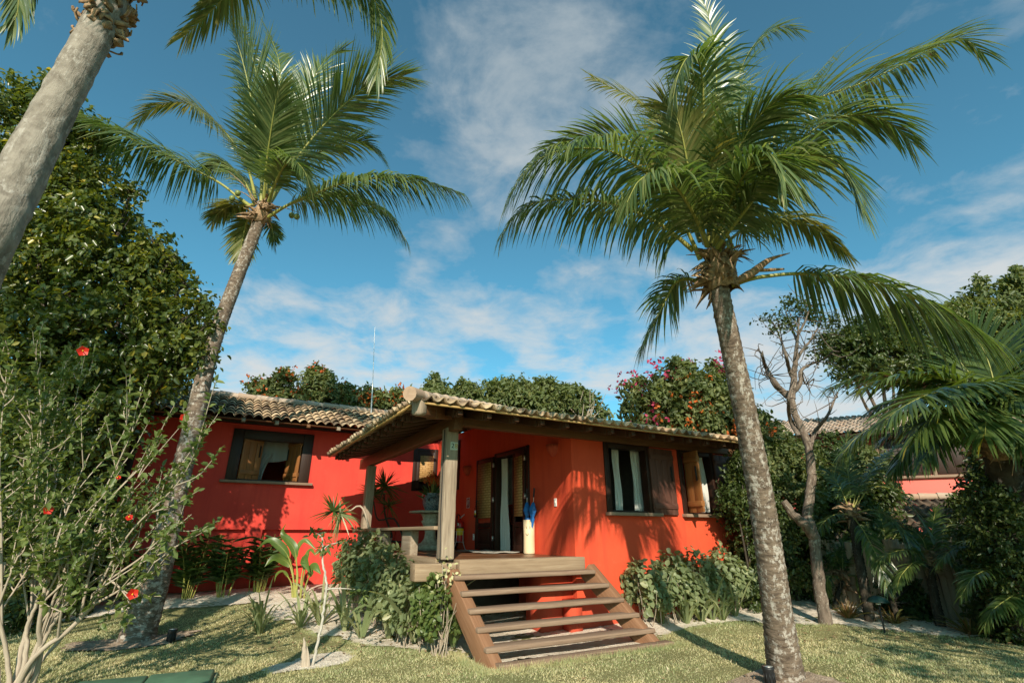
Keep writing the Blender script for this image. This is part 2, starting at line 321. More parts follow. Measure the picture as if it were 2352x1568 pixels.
    M['redpaint'] = plain('red_enamel', (.42, .012, .008), .3, .5, 0, .08)
    M['yellow'] = plain('yellow_paper', (.7, .45, .03), .6, .3, 0, .08)
    M['white'] = plain('white_plastic', (.75, .73, .68), .5, .4, 0, .04)
    M['dark'] = plain('dark_ink', (.03, .03, .03), .7, .2)
    M['ochre'] = plain('ochre_ink', (.45, .3, .08), .7, .2)
    M['plate'] = plain('pale_green_plate', (.5, .55, .45), .5, .4, 0, .06)
    M['mat'] = plain('grey_mat_cloth', (.42, .39, .34), .95, .1, 0, .25, 30)
    M['green_paint'] = plain('green_fibreglass', (.1, .2, .12), .6, .35, 0, .2, 5)
    M['green_metal'] = plain('dark_green_enamel', (.012, .04, .035), .35, .5, .1, .2)
    M['coconut'] = plain('green_coconut', (.16, .19, .05), .45, .4, 0, .3, 8)
    M['mesh'] = plain('old_window_glass', (.02, .024, .02), .15, .5)
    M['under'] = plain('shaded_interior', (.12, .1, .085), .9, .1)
mk_materials()
# ------------------------------------------------------------------ camera, sun, sky
cam = bpy.data.cameras.new('camera'); co = bpy.data.objects.new('camera', cam); COL.objects.link(co); SC.camera = co
co.location = CAM; co.rotation_euler = (PI/2+TH, 0, 0); cam.sensor_width = 36; cam.lens = F/1024*36; cam.clip_end = 3000; cam.clip_start = .05
LD = nrm(.5*U+W-.6*ZZ)                      # the way the sunlight travels
sun = bpy.data.lights.new('sun', 'SUN'); so = bpy.data.objects.new('sun', sun); COL.objects.link(so)
sun.energy = 4.9; sun.angle = math.radians(.53); sun.color = (1., .9, .74)
so.rotation_euler = Vector(LD).to_track_quat('-Z', 'Y').to_euler(); so.location = (4, -10, 20)
wd = bpy.data.worlds.new('World'); SC.world = wd; wd.use_nodes = True; wt = wd.node_tree; wt.nodes.clear()
class WN(MT):
    def __init__(s): s.t = wt
wn = WN()
wout = wn.n('ShaderNodeOutputWorld'); bg = wn.n('ShaderNodeBackground'); wn.l(bg.outputs[0], wout.inputs[0]); bg.inputs[1].default_value = .125
sky = wn.n('ShaderNodeTexSky', sky_type='NISHITA'); sky.sun_disc = False; sky.sun_elevation = math.asin(-LD[2]); sky.sun_rotation = math.atan2(-LD[0], -LD[1]); sky.air_density = 1.; sky.dust_density = .6; sky.ozone_density = 1.6
tc = wn.n('ShaderNodeTexCoord').outputs['Generated']
sx = wn.n('ShaderNodeSeparateXYZ'); wn.l(tc, sx.inputs[0])
zc = wn.math('ADD', wn.math('MAXIMUM', sx.outputs[2], 0.), .16)
cb = wn.n('ShaderNodeCombineXYZ'); wn.l(wn.math('DIVIDE', sx.outputs[0], zc), cb.inputs[0]); wn.l(wn.math('DIVIDE', sx.outputs[1], zc), cb.inputs[1])
n1 = wn.noise(cb.outputs[0], 1.25, 9, .58, .5); n2 = wn.noise(cb.outputs[0], 4.2, 8, .62, .3)
dens = wn.math('ADD', wn.math('MULTIPLY', n1, .82), wn.math('SUBTRACT', wn.math('MULTIPLY', n2, .62), .22))
cover = None
# where the cloud banks stand in the sky: (direction read at x, y; angular radius in degrees; weight)
for (x, y, rd, wgt) in ((1240, 60, 12, .1), (1240, 260, 11, .13), (1080, 370, 9, .08), (1480, 60, 9, .08), (650, 860, 11, .22), (900, 860, 9, .2), (500, 800, 8, .17), (1130, 850, 9, .12), (1180, 700, 6, .1), (1010, 600, 6, .08), (870, 580, 5, .05), (1450, 700, 9, .12), (1560, 800, 10, .16), (1740, 800, 9, .14), (2280, 620, 12, .2), (2120, 560, 6, .05), (2240, 40, 7, .04), (1900, 830, 9, .2), (1380, 560, 6, .05), (1340, 840, 7, .1), (950, 150, 8, .05), (330, 230, 7, .03)):
    d = nrm(ray(x, y)); vm = wn.n('ShaderNodeVectorMath', operation='DOT_PRODUCT'); vm.inputs[1].default_value = tuple(d); nv = wn.n('ShaderNodeVectorMath', operation='NORMALIZE'); wn.l(tc, nv.inputs[0]); wn.l(nv.outputs[0], vm.inputs[0])
    mr = wn.n('ShaderNodeMapRange', interpolation_type='SMOOTHSTEP'); mr.inputs['From Min'].default_value = math.cos(math.radians(rd*1.35)); mr.inputs['From Max'].default_value = 1.; mr.inputs['To Max'].default_value = wgt
    wn.l(vm.outputs['Value'], mr.inputs[0]); cover = mr.outputs[0] if cover is None else wn.math('ADD', cover, mr.outputs[0])
tot = wn.math('ADD', dens, wn.math('MINIMUM', cover, .24))
cl = wn.ramp(tot, [(.6, (0, 0, 0)), (.68, (.25, .25, .25)), (.76, (.6, .6, .6)), (.87, (.93, .93, .93))])
hz = wn.n('ShaderNodeMapRange'); hz.inputs['From Min'].default_value = 0.; hz.inputs['From Max'].default_value = .75; wn.l(sx.outputs[2], hz.inputs[0])
tint = wn.ramp(hz.outputs[0], [(0., (.5, .95, .9)), (.3, (.46, 1., .98)), (.6, (.5, 1.05, .98)), (1., (.56, 1.03, .93))])
skc = wn.mix(1., sky.outputs[0], tint, 'MULTIPLY')
clc = wn.ramp(hz.outputs[0], [(0., (6.3, 6.6, 6.5)), (.45, (5.4, 5.7, 5.75)), (1., (3.2, 3.6, 3.85))])
for e, c in zip(clc.node.color_ramp.elements, ((.47, .475, .465), (.42, .44, .445), (.29, .33, .35))): e.color = (*c, 1)
clc = wn.mix(1., clc, (10., 10., 10.), 'MULTIPLY')
wn.l(wn.mix(cl, skc, clc), bg.inputs[0])
vs = SC.view_settings; vs.view_transform = 'Standard'; vs.look = 'None'; vs.exposure = .36; vs.gamma = 1.
SC.cycles.max_bounces = 8; SC.cycles.diffuse_bounces = 2; SC.cycles.transparent_max_bounces = 8
# ------------------------------------------------------------------ ground
def inpoly(px, py, poly):
    c = np.zeros(px.shape, bool); n = len(poly)
    for i in range(n):
        x1, y1 = poly[i][:2]; x2, y2 = poly[(i+1) % n][:2]
        k = ((y1 > py) != (y2 > py)) & (px < (x2-x1)*(py-y1)/((y2-y1) if y2 != y1 else 1e-9)+x1); c ^= k
    return c
gx = np.sinh(np.linspace(-3.6, 3.6, 121))*10; gy = 8+np.sinh(np.linspace(-3.2, 3.8, 121))*8
X, Y = np.meshgrid(gx, gy, indexing='ij'); mb = MB(); mb.grid(np.stack([X, Y, gz(X, Y)], -1)[:, ::-1]); tag(mb.build('ground', M['soil'], smooth=True), kind='structure')
def gpoly(pts): return [tuple(G(x, y)[:2]) for x, y in pts]
SAND = {
 'sand_bed': [gpoly([(150, 1428), (300, 1403), (450, 1394), (578, 1386), (572, 1400), (641, 1425), (732, 1457), (797, 1474), (879, 1487), (1002, 1496), (1092, 1502)])+[tuple(hw(-2.2, -1.1)[:2]), tuple(hw(-2.2, 1.)[:2]), tuple(hw(-2.4, 6.45)[:2]), tuple(hw(-12, 6.45)[:2]), tuple(hw(-12, 4.6)[:2])],
   [tuple(hw(.45, -1.2)[:2])]+gpoly([(1515, 1464), (1585, 1441), (1680, 1427), (1813, 1433), (1921, 1434), (2051, 1449), (2198, 1462), (2352, 1472), (2600, 1490)])+[(16, 13), (9, 14), tuple(hw(4.5, 1)[:2]), tuple(hw(.4, .0)[:2])],
   gpoly([(606, 1537), (622, 1549), (682, 1542), (743, 1534), (797, 1523), (808, 1509), (784, 1496), (743, 1498), (704, 1501), (655, 1520)]),
   [tuple(hw(u, w)[:2]) for u, w in ((-2.25, -1.16), (.5, -1.2), (.5, .3), (.2, 1.6), (-2.2, 1.6))]],
 'bare_earth': [gpoly([(153, 1483), (164, 1475), (246, 1467), (361, 1459), (410, 1448), (449, 1448), (438, 1461), (397, 1478), (328, 1486), (260, 1494), (191, 1497), (161, 1494)]),
   gpoly([(1640, 1575), (1715, 1546), (1751, 1536), (1846, 1543), (1892, 1549), (1944, 1568), (1960, 1600), (1870, 1620), (1700, 1620)])]}
for nm, polys in SAND.items():
    for pl in polys:
        A = np.array(pl); lo, hi = A.min(0), A.max(0); st = .05 if (hi-lo).max() > 3 else .012
        xs = np.arange(lo[0], hi[0]+st, st); ys = np.arange(lo[1], hi[1]+st, st); X, Y = np.meshgrid(xs, ys, indexing='ij')
        jx = .05*np.sin(X*9+Y*4)+.035*np.sin(Y*23-X*7); k = inpoly(X+jx, Y+jx, pl)
        q = k[:-1, :-1] & k[1:, :-1] & k[1:, 1:] & k[:-1, 1:]; idx = np.arange(X.size).reshape(X.shape); i, j = np.nonzero(q)
        Fq = np.stack([idx[i, j], idx[i+1, j], idx[i+1, j+1], idx[i, j+1]], -1)
        Zs = gz(X, Y)+.012+.012*np.sin(X*3.1+1)*np.sin(Y*2.7)+rng.normal(0, .003, X.shape)
        used = np.unique(Fq); mp = np.full(X.size, -1); mp[used] = np.arange(len(used))
        mb = MB(); mb.add(np.stack([X.ravel(), Y.ravel(), Zs.ravel()], -1)[used], mp[Fq], 0.); tag(mb.build(nm, M['sand'] if nm == 'sand_bed' else M['earth'], smooth=True), kind='structure')
allsand = [p for v in SAND.values() for p in v]
def grass(n, x0, x1, y0, y1, h, wd_, edge=False):
    x = rng.uniform(x0, x1, n); y = y0+(y1-y0)*rng.random(n)**1.25
    vis = np.abs(x) < 1.12*y+1.2; k = vis
    for pl in allsand:
        j = rng.normal(0, .035, (2, n)); k = k & ~inpoly(x+j[0], y+j[1], pl)
    hu = (x-C0[0])*U[0]+(y-C0[1])*U[1]; hv = (x-C0[0])*W[0]+(y-C0[1])*W[1]
    k = k & ~((hv > 4.6) & (hu < 0)) & ~((hv > -.05) & (hu > -2.5) & (hu < 5)); x, y = x[k], y[k]; n = len(x)
    z = gz(x, y); a = rng.uniform(0, 2*PI, n); lean = rng.normal(0, .6, (n, 2)); hh = h*rng.uniform(.5, 1.25, n)*(.75+.5*(np.sin(x*3.1+np.sin(y*2.3)*2)*np.sin(y*3.7+np.sin(x*1.9)*2)))*np.where(rng.random(n) > .97, 1.9, 1); ww = wd_*rng.uniform(.7, 1.4, n)*(1+.08*np.maximum(0, y-6))
    b = np.stack([x, y, z-.003], -1); s_ = np.stack([np.cos(a), np.sin(a), 0*a], -1)*ww[:, None]
    tip = b+np.stack([lean[:, 0]*hh, lean[:, 1]*hh, hh], -1)
    V = np.stack([b-s_, b+s_, tip], 1); mb = MB(); mb.add(V.reshape(-1, 3), np.arange(3*n).reshape(-1, 3), rng.random(n)); return mb
gm = grass(360000, -10, 11, 5.2, 13.8, .03, .0055)
def fringe(line, n, h, sp):              # longer blades the mower leaves along edges
    c = spline(np.array([(*p, 0) for p in line]), 60); p = c[rng.integers(0, 60, n)]+rng.normal(0, sp, (n, 3)); p[:, 2] = gz(p[:, 0], p[:, 1])-.003; a = rng.uniform(0, 2*PI, n); hh = h*rng.uniform(.4, 1.2, n); s_ = np.stack([np.cos(a), np.sin(a), 0*a], -1)*.004
    gm.add(np.stack([p-s_, p+s_, p+np.stack([rng.normal(0, .4, n)*hh, rng.normal(0, .4, n)*hh, hh], -1)], 1).reshape(-1, 3), np.arange(3*n).reshape(-1, 3), rng.random(n)*.6)
fringe([hw(u, -1.5)[:2] for u in (-2.5, -1.2, .2, .8)], 1800, .075, .035)
fringe([hw(-2.42, w)[:2] for w in (-1.4, -1.1, -.7)], 500, .085, .035)
fringe([tuple(G(x, y)[:2]) for x, y in ((572, 1400), (641, 1426), (732, 1459), (797, 1476), (879, 1489), (1002, 1498), (1090, 1504))], 2200, .055, .03)
fringe([tuple(G(x, y)[:2]) for x, y in ((1515, 1467), (1585, 1444), (1680, 1430), (1813, 1436), (1921, 1437), (2051, 1452), (2198, 1465), (2352, 1475))], 2200, .055, .035)
fringe([tuple(G(x, y)[:2]) for x, y in ((606, 1537), (622, 1551), (682, 1544), (743, 1536), (797, 1525), (812, 1509), (784, 1493))], 1100, .05, .025)
tag(gm.build('grass', M['grass']), kind='stuff')
# ------------------------------------------------------------------ the house
H_ = thing('bungalow', 'red plastered bungalow with clay tiled roofs and a raised timber porch at the garden steps', 'house', C0, HROT)
H_.location.z = 0
def wall(axis, const, depth, a0, a1, z0, z1, holes, name='wall', mat='red', dirn=1):
    # a wall in plane u=const ('w' runs) or w=const ('u' runs); depth goes behind it; openings as (a0,a1,z0,z1)
    A = sorted({a0, a1, *[h[0] for h in holes], *[h[1] for h in holes]}); Zs = sorted({z0, z1, *[h[2] for h in holes], *[h[3] for h in holes]})
    solid = {}
    for i in range(len(A)-1):
        for j in range(len(Zs)-1):
            ca, cz = (A[i]+A[i+1])/2, (Zs[j]+Zs[j+1])/2; solid[i, j] = not any(h[0] < ca < h[1] and h[2] < cz < h[3] for h in holes)
    mb = MB()
    def pt(a, d, z): return (a, const+d*dirn, z) if axis == 'u' else (const+d*dirn, a, z)
    def q(*p): mb.add(p, [[0, 1, 2, 3]])
    for (i, j), s_ in solid.items():
        if not s_: continue
        l, r, b, t = A[i], A[i+1], Zs[j], Zs[j+1]
        q(pt(l, 0, b), pt(r, 0, b), pt(r, 0, t), pt(l, 0, t)); q(pt(r, depth, b), pt(l, depth, b), pt(l, depth, t), pt(r, depth, t))
        if not solid.get((i-1, j), False): q(pt(l, 0, b), pt(l, 0, t), pt(l, depth, t), pt(l, depth, b))
        if not solid.get((i+1, j), False): q(pt(r, 0, b), pt(r, depth, b), pt(r, depth, t), pt(r, 0, t))
        if not solid.get((i, j-1), False): q(pt(l, 0, b), pt(l, depth, b), pt(r, depth, b), pt(r, 0, b))
        if not solid.get((i, j+1), False): q(pt(l, 0, t), pt(r, 0, t), pt(r, depth, t), pt(l, depth, t))
    return mb.build(name, M[mat], H_)
W1 = (.78, 1.86, 1.86, 3.1); W2 = (2.72, 3.72, 1.86, 3.1)
wall('u', 0, .22, .0, 4.55, -.3, 3.42, [W1, W2])
wall('w', 0.002, .22, .222, 6.499, -.3, 3.42, [(1.5, 2.9, 1.14, 3.15), (5.0, 6.1, 2.56, 3.421)])
wall('w', 0.002, .22, 2.2, 6.499, 3.421, 4.02, [(5.0, 6.1, 3.42, 3.8)])
wall('w', 0.002, .22, .9, 2.199, 3.421, 3.66, [])
wall('w', 4.55, .2, .222, 6.3, -.3, 3.42, [], dirn=-1)
wall('u', 6.3, .2, .222, 4.35, .9, 3.42, [])
LW = (-5.3, -3.52, 2.68, 3.86); PW = (-.72, -.06, 2.6, 3.74); FWN = (-8.9, -7.2, 2.3, 3.6)
wall('u', 6.5, .25, -12.5, 0.0, 1.585, 4.2, [LW, PW, FWN], mat='crimson')
wall('u', 6.63, .12, -12.5, 0.0, -.2, 1.585, [], mat='crimson')
for u in (-12.2, -8.4, -4.52, -.9): mb = MB(); mb.box((u-.18, 6.501, -.2), (u+.18, 6.629, 1.583)); mb.build('pilaster', M['crimson'], H_)
mb = MB(); mb.box((-12.5, 6.36, -.2), (-2.4, 6.625, .3)); mb.build('wall_footing', M['earth'], H_)
wall('u', 10., .2, -12.5, 4.5, 0, 4.2, [])
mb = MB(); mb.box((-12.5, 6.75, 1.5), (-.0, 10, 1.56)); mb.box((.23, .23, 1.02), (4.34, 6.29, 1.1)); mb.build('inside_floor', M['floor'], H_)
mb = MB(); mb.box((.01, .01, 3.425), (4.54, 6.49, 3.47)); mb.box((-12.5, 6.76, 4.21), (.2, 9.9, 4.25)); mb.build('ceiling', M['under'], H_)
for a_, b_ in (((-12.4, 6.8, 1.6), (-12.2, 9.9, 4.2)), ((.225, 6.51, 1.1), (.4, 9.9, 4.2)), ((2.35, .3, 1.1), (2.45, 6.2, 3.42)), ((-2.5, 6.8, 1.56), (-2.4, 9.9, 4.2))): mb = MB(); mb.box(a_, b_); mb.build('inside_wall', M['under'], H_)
# foundations and underside of the porch
mb = MB(); mb.box((-.62, .12, -.3), (-.0, .6, .86)); mb.box((-.22, -.12, -.3), (.0, .119, .5)); mb.build('wall', M['red'], H_)
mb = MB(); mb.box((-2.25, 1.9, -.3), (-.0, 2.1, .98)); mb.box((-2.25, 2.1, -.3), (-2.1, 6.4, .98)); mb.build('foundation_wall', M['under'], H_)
deck = MB()
for i in range(16):
    w0 = .1+i*.4; deck.box((-2.26, w0+.004, 1.09), (-.004, w0+.396, 1.138+rng.normal(0, .0015)))
deck = deck.build('deck', M['floor'], H_, bevel=.004)
mb = MB(); mb.beam((-2.21, -.06, 1.03), (.05, -.06, 1.03), .27, .215, segs=8, jit=.015); mb.build('fascia_beam', M['pale'], deck, bevel=.012)
mb = MB(); mb.beam((-2.36, 0.16, 1.04), (-2.36, 6.4, 1.04), .17, .22, segs=10, jit=.015); mb.build('fascia_beam', M['pale'], deck, bevel=.012)
mb = MB(); mb.beam((-2.86, -.03, .985), (-2.235, -.03, .985), .22, .23, segs=3, jit=.02); mb.build('beam_end', M['pale'], deck, bevel=.015)
# posts
def post(u, w, z0, z1, wu, ww, mats):
    mb = MB(); mb.beam((u, w, z0), (u, w, z1), ww, wu, up=(1, 0, 0), segs=14, jit=.02); return mb.build('post', M[mats], H_, bevel=.014)
post(-2.335, .07, 1.14, 3.08, .2, .21, 'grey'); post(-2.335, 4.85, 1.14, 3.0, .19, .22, 'grey')
mb = MB(); mb.tube(spline([(-2.455, .06, .75), (-2.45, -.02, 1.15), (-2.447, .03, 1.6), (-2.452, .03, 2.1), (-2.448, .04, 3.05)], 24), .007, 5); mb.build('cable', M['black'], H_)
# beams
mb = MB(); mb.beam((-2.335, -.25, 3.13), (-2.335, 5.75, 3.13), .15, .24, segs=8, jit=.015); mb.build('beam', M['beam'], H_, bevel=.012)
mb = MB(); mb.beam((-2.24, -.02, 3.24), (4.5, -.02, 3.24), .14, .25, segs=10, jit=.012); mb.build('beam', M['beam'], H_, bevel=.012)
mb = MB()
hp = np.array([(-2.1, .25, 3.42), (-2.5, -.18, 3.3), (-2.95, -.65, 3.17), (-3.2, -.9, 3.12)])
for i in range(3): mb.beam(hp[i], hp[i+1]+(hp[i+1]-hp[i])*.02, .17, (.27, .26, .22)[i], segs=2)
mb.build('hip_beam', M['beam'], H_, bevel=.02)
mb = MB(); mb.beam((-3.17, -.87, 3.125), (-3.29, -.99, 3.105), .185, .225, segs=2, jit=.04); mb.build('beam_end', M['grey'], H_, bevel=.045)
# roofs
TP = math.radians(14.5)
def tiles(mb, o, sd, td, nd, s0, s1, rows, clip=None, dcol=.19, L=.36, amp=.042, thick=True, lift=.034, barrel=False):
    o, sd, td, nd = [np.asarray(x, float) for x in (o, sd, td, nd)]; per = 8
    nc = int((s1-s0)/dcol); s = s0+np.arange(nc*per+1)*dcol/per; col = (np.arange(nc*per)//per)
    prof = amp*np.sin(2*PI*(s-s0)/dcol); prof = np.where(prof > 0, prof, prof*.75)
    if barrel: prof = amp*(2.*np.abs(np.sin(PI*(s-s0)/dcol))**.75-1.)
    for r in range(rows):
        jit = rng.normal(0, .012, nc)[np.minimum(np.arange(nc*per+1)//per, nc-1)]; lif = rng.normal(0, .006, nc)[np.minimum(np.arange(nc*per+1)//per, nc-1)]
        t0 = r*L+jit-(.03 if r else 0); t1 = (r+1)*L+.05+0*s
        for e in (0,):
            lo = np.maximum(s, clip(r*L)[0]) if clip else s; lo = np.minimum(lo, clip(r*L)[1]) if clip else lo
            hi = np.clip(s, *clip((r+1)*L)) if clip else s
            A = o+lo[:, None]*sd+t0[:, None]*td+(prof+lift+lif)[:, None]*nd; B = o+hi[:, None]*sd+t1[:, None]*td+(prof*.92+.006)[:, None]*nd
            V = np.stack([A, B], 1); rr = np.repeat(rng.random(nc), per)
            dead = ((lo[1:]-lo[:-1]) < 1e-5) & ((hi[1:]-hi[:-1]) < 1e-5); n = len(s); i = np.arange(n-1)[~dead]
            if len(i) == 0: continue
            Fq = np.stack([2*i, 2*i+2, 2*i+3, 2*i+1], -1); g = np.stack([np.repeat(s, 2), np.stack([t0, t1], 1).ravel(), np.full(2*n, 0.)], -1)
            mb.add(V.reshape(-1, 3), Fq, rr[~dead], g)
EZ, EU, EW = 3.2, -3.35, -1.05
tp, cp, sp = math.tan(TP), math.cos(TP), math.sin(TP)
roof = MB(); nrw = 13
tiles(roof, (0, EW, EZ), (1, 0, 0), (0, cp, sp), (0, -sp, cp), EU, 4.06, nrw, lambda t: (EU+t*cp, 4.06))
tiles(roof, (EU, 0, EZ), (0, -1, 0), (cp, 0, sp), (-sp, 0, cp), -5.05, -EW, nrw, lambda t: (-5.05, -EW-t*cp))
roof = roof.build('roof', M['tile'], H_, smooth=True, solid=.016)
mb = MB()
for i in range(13):
    a = np.array((EU, EW, EZ))+np.array((1, 1, tp))*(.36*i-.06)*.72; b = a+np.array((1, 1, tp))*.3
    mb.tube([a+(0, 0, .05), b+(0, 0, .03)], [.085, .07], 10)
mb.tube([np.array((EU-.1, EW-.1, EZ+.035)), np.array((EU+.12, EW+.12, EZ+.085))], [.1, .085], 12)
mb.build('ridge_cap', M['tilepale'], roof, smooth=False)
mb = MB()
for i in range(1):                    # laths under the tiles
    t = .06+i*.36; mb.beam((EU+t*cp+.0, EW+t*cp+.1, EZ+t*sp-.045), (EU+t*cp, 5.02, EZ+t*sp-.045), .05, .022); mb.beam((EU+t*cp+.1, EW+t*cp, EZ+t*sp-.045), (4.04, EW+t*cp, EZ+t*sp-.045), .05, .022)
mb.build('lath', M['lath'], roof)
def rafter(p, q, mat='rafter', h=.155):
    p, q = np.asarray(p, float), np.asarray(q, float); mb = MB(); d = (q-p)/np.linalg.norm(q-p)
    mb.beam(p+d*.14, q, .1, h, segs=3); mb.beam(p+d*.05+(0, 0, h*.06), p+d*.139, .083, h*.86); mb.beam(p+(0, 0, h*.14), p+d*.049+(0, 0, h*.0), .08, h*.66)
    return mb.build('rafter', M[mat], H_, bevel=.01)
for i in range(15):
    w = EW+.5+i*.44; z0 = EZ-.12
    l_ = min(2.6, w-EW-.05)
    if w < 4.95: rafter((EU+.14, w, z0+.14*tp), (EU+l_, w, z0+l_*tp))
for i in range(17):
    u = EU+.75+i*.47
    l_ = min(2.4, u-EU-.05)
    if u < 4.: rafter((u, EW+.14, EZ-.12+.14*tp), (u, EW+l_, EZ-.12+l_*tp))
# left wing roof
LP = math.radians(22); lc, ls = math.cos(LP), math.sin(LP); LZ, LWW = 3.99, 5.5
r2 = MB(); tiles(r2, (0, LWW, LZ), (1, 0, 0), (0, lc, ls), (0, -ls, lc), -12.6, -.4, 7, None, .2, .37, .04, True, .06, True)
r2 = r2.build('roof', M['tile'], H_, smooth=True, solid=.016)
mb = MB(); top = np.array((0, LWW+2.6*lc, LZ+2.6*ls+.03))
for i in range(27): mb.tube([top+(-12.6+i*.45, 0, .035), top+(-12.6+i*.45+.47, 0, .02)], [.09, .08], 10)
mb.build('ridge_cap', M['tilepale'], r2)
mb = MB(); mb.beam((-6.3, top[1], top[2]-.06), (-6.3, top[1]+2.6, 4.2), 12.6, .02, up=(0, 0, 1)); mb.build('roof_slope', M['tilepale'], r2)
mb = MB(); mb.beam((-12.6, LWW+.1, LZ-.03), (-.5, LWW+.1, LZ-.03), .12, .02); mb.build('lath', M['beam'], r2)
for i in range(17):
    u = -12.3+i*.71
    if u < -.6: rafter((u, LWW-.02, LZ-.085), (u, LWW+1.6, LZ-.085+1.6*math.tan(LP)), 'grey' if i % 3 else 'beam', .1)
mb = MB(); mb.beam((-12.5, 6.44, 4.12), (-.05, 6.44, 4.12), .12, .2, segs=8, jit=.01); mb.build('beam', M['frame'], H_, bevel=.01)
# stairs
st = bpy.data.objects.new('staircase', None); COL.objects.link(st); st.parent = H_
zt = [.955, .77, .58, .39, .2]
for i, z in enumerate(zt):
    fw_ = -.36-.185*i-.03; ul = -2.4+.03*i; ur = .04+.115*i
    mb = MB(); mb.beam((ul, fw_+.03, z-.03), (ur, fw_+.03, z-.03), .24, .062, segs=8, jit=.035); mb.build('tread', M['step'], st, bevel=.016)
for u0, u1 in ((-2.36, -2.17), (.08, .44)):
    a = np.array((u0, -.2, .94)); b = np.array((u1, -1.28, -.12)); mb = MB(); mb.beam(a-(0, 0, .0), b-(0, 0, 0.), .17, .26, up=(0, 0, 1), segs=4, jit=.01); mb.build('stringer', M['stringer'], st, bevel=.01)
mb = MB(); mb.beam((-2.2, -1.36, .02), (.62, -1.36, .02), .16, .07, segs=8, jit=.03); mb.build('tread', M['step'], st, bevel=.01)
# windows and doors
def leafdoor(name, hinge, ang, wd_, z0, z1, mat, parent, blind=None, planks=4, thick=.035):
    # a leaf hung at hinge (u,w); ang = direction of the leaf in the uw plane
    d = np.array((math.cos(ang), math.sin(ang), 0)); n = np.array((-d[1], d[0], 0)); h = np.array((hinge[0], hinge[1], 0)); mb = MB()
    if blind is None:
        for i in range(planks):
            a = wd_*i/planks+.003; b = wd_*(i+1)/planks-.003
            mb.obox(h+d*(a+b)/2+(0, 0, (z0+z1)/2), [d*(b-a)/2, n*thick/2, (0, 0, (z1-z0)/2)])
        for z in (z0+.16, z1-.16): mb.obox(h+d*wd_/2+n*(thick/2+.012)+(0, 0, z), [d*wd_*.48, n*.012, (0, 0, .05)]); mb.obox(h+d*wd_/2-n*(thick/2+.012)+(0, 0, z), [d*wd_*.48, n*.012, (0, 0, .05)])
        o = mb.build(name, M[mat], parent, bevel=.004)
        mb = MB(); mb.obox(h+d*wd_*.85+n*(thick/2+.02)+(0, 0, z0+(z1-z0)*.62), [d*.012, n*.012, (0, 0, .14)]); mb.obox(h+d*wd_*.85-n*(thick/2+.02)+(0, 0, z0+(z1-z0)*.62), [d*.012, n*.012, (0, 0, .14)]); mb.build('bolt', M['black'], o)
    else:
        zb = blind
        for a, b in ((0, .1), (wd_-.1, wd_)): mb.obox(h+d*(a+b)/2+(0, 0, (z0+z1)/2), [d*(b-a)/2, n*thick/2, (0, 0, (z1-z0)/2)])
        for a, b in ((z0, z0+.12), (zb-.1, zb), (z1-.12, z1)): mb.obox(h+d*wd_/2+(0, 0, (a+b)/2), [d*(wd_/2-.102), n*thick/2.1, (0, 0, (b-a)/2)])
        if zb > z0+.3: mb.obox(h+d*wd_/2+(0, 0, (z0+zb)/2), [d*(wd_/2-.101), n*thick/4, (0, 0, (zb-z0)/2-.11)]); mb.obox(h+d*wd_/2+(0, 0, (z0+zb)/2), [d*(wd_/2-.17), n*thick/2.6, (0, 0, (zb-z0)/2-.19)])
        o = mb.build(name, M[mat], parent, bevel=.004); mb = MB()
        c = h+d*wd_/2+(0, 0, (zb+z1)/2)
        for s_ in (1, -1):
            hx, hy = wd_/2-.085, (z1-zb)/2-.1; V = np.array([c+n*s_*(thick/2+.004)+d*x+np.array((0, 0, y)) for x, y in ((-hx, -hy), (hx, -hy), (hx, hy), (-hx, hy))])
            mb.add(V if s_ < 0 else V[::-1], [[0, 1, 2, 3]], None, [(0, 0, 0), (2*hx, 0, 0), (2*hx, 2*hy, 0), (0, 2*hy, 0)] if s_ < 0 else [(0, 2*hy, 0), (2*hx, 2*hy, 0), (2*hx, 0, 0), (0, 0, 0)])
        mb.build('blind', M['bamboo'], o, solid=.006)
    return o
def window(axis, const, hole, sill=True, proud=-.03, ext=(.1, .1), fw=.075, dirn=1):
    a0, a1, z0, z1 = hole; w_ = bpy.data.objects.new('window', None); COL.objects.link(w_); w_.parent = H_; mb = MB()
    def bx(l, r, b, t, d0, d1):
        if axis == 'u': mb.box((l, const+d0, b), (r, const+d1, t))
        else: mb.box((const+d0, l, b), (const+d1, r, t))
    d0, d1 = proud, .16
    bx(a0-.04, a0+fw, z0, z1+.04, d0, d1); bx(a1-fw, a1+.04, z0, z1+.04, d0, d1); bx(a0+fw+.001, a1-fw-.001, z1-fw, z1+.038, d0+.002, d1); bx(a0+fw+.001, a1-fw-.001, z0, z0+.04, .02, d1)
    mb.build('frame', M['frame'], w_, bevel=.006)
    if sill:
        mb = MB(); bx(a0-ext[0], a1+ext[1], z0-.06, z0-.001, -.12, .1); mb.build('sill', M['step'], w_, bevel=.006)
    return w_
w1 = window('u', 0, W1, ext=(.07, .16)); w2 = window('u', 0, W2, ext=(.08, .2)); lw = window('u', 6.5, LW, ext=(.14, .14), fw=.2); pw = window('u', 6.5, PW, False); fwn = window('u', 6.5, FWN)
dw = window('w', 0.0, (5.0, 6.1, 2.56, 3.8), False)
leafdoor('shutter', (1.84, -.055), .03, .66, 1.83, 3.08, 'brownshutter', w1); leafdoor('shutter', (.87, .2), PI*.42, .5, 1.9, 3.02, 'shutter', w1, planks=3)
leafdoor('shutter', (3.7, -.055), -.04, .72, 1.83, 3.08, 'brownshutter', w2); leafdoor('shutter', (2.82, -.05), -PI*.55, .42, 1.88, 3.05, 'shutter', w2, planks=2)
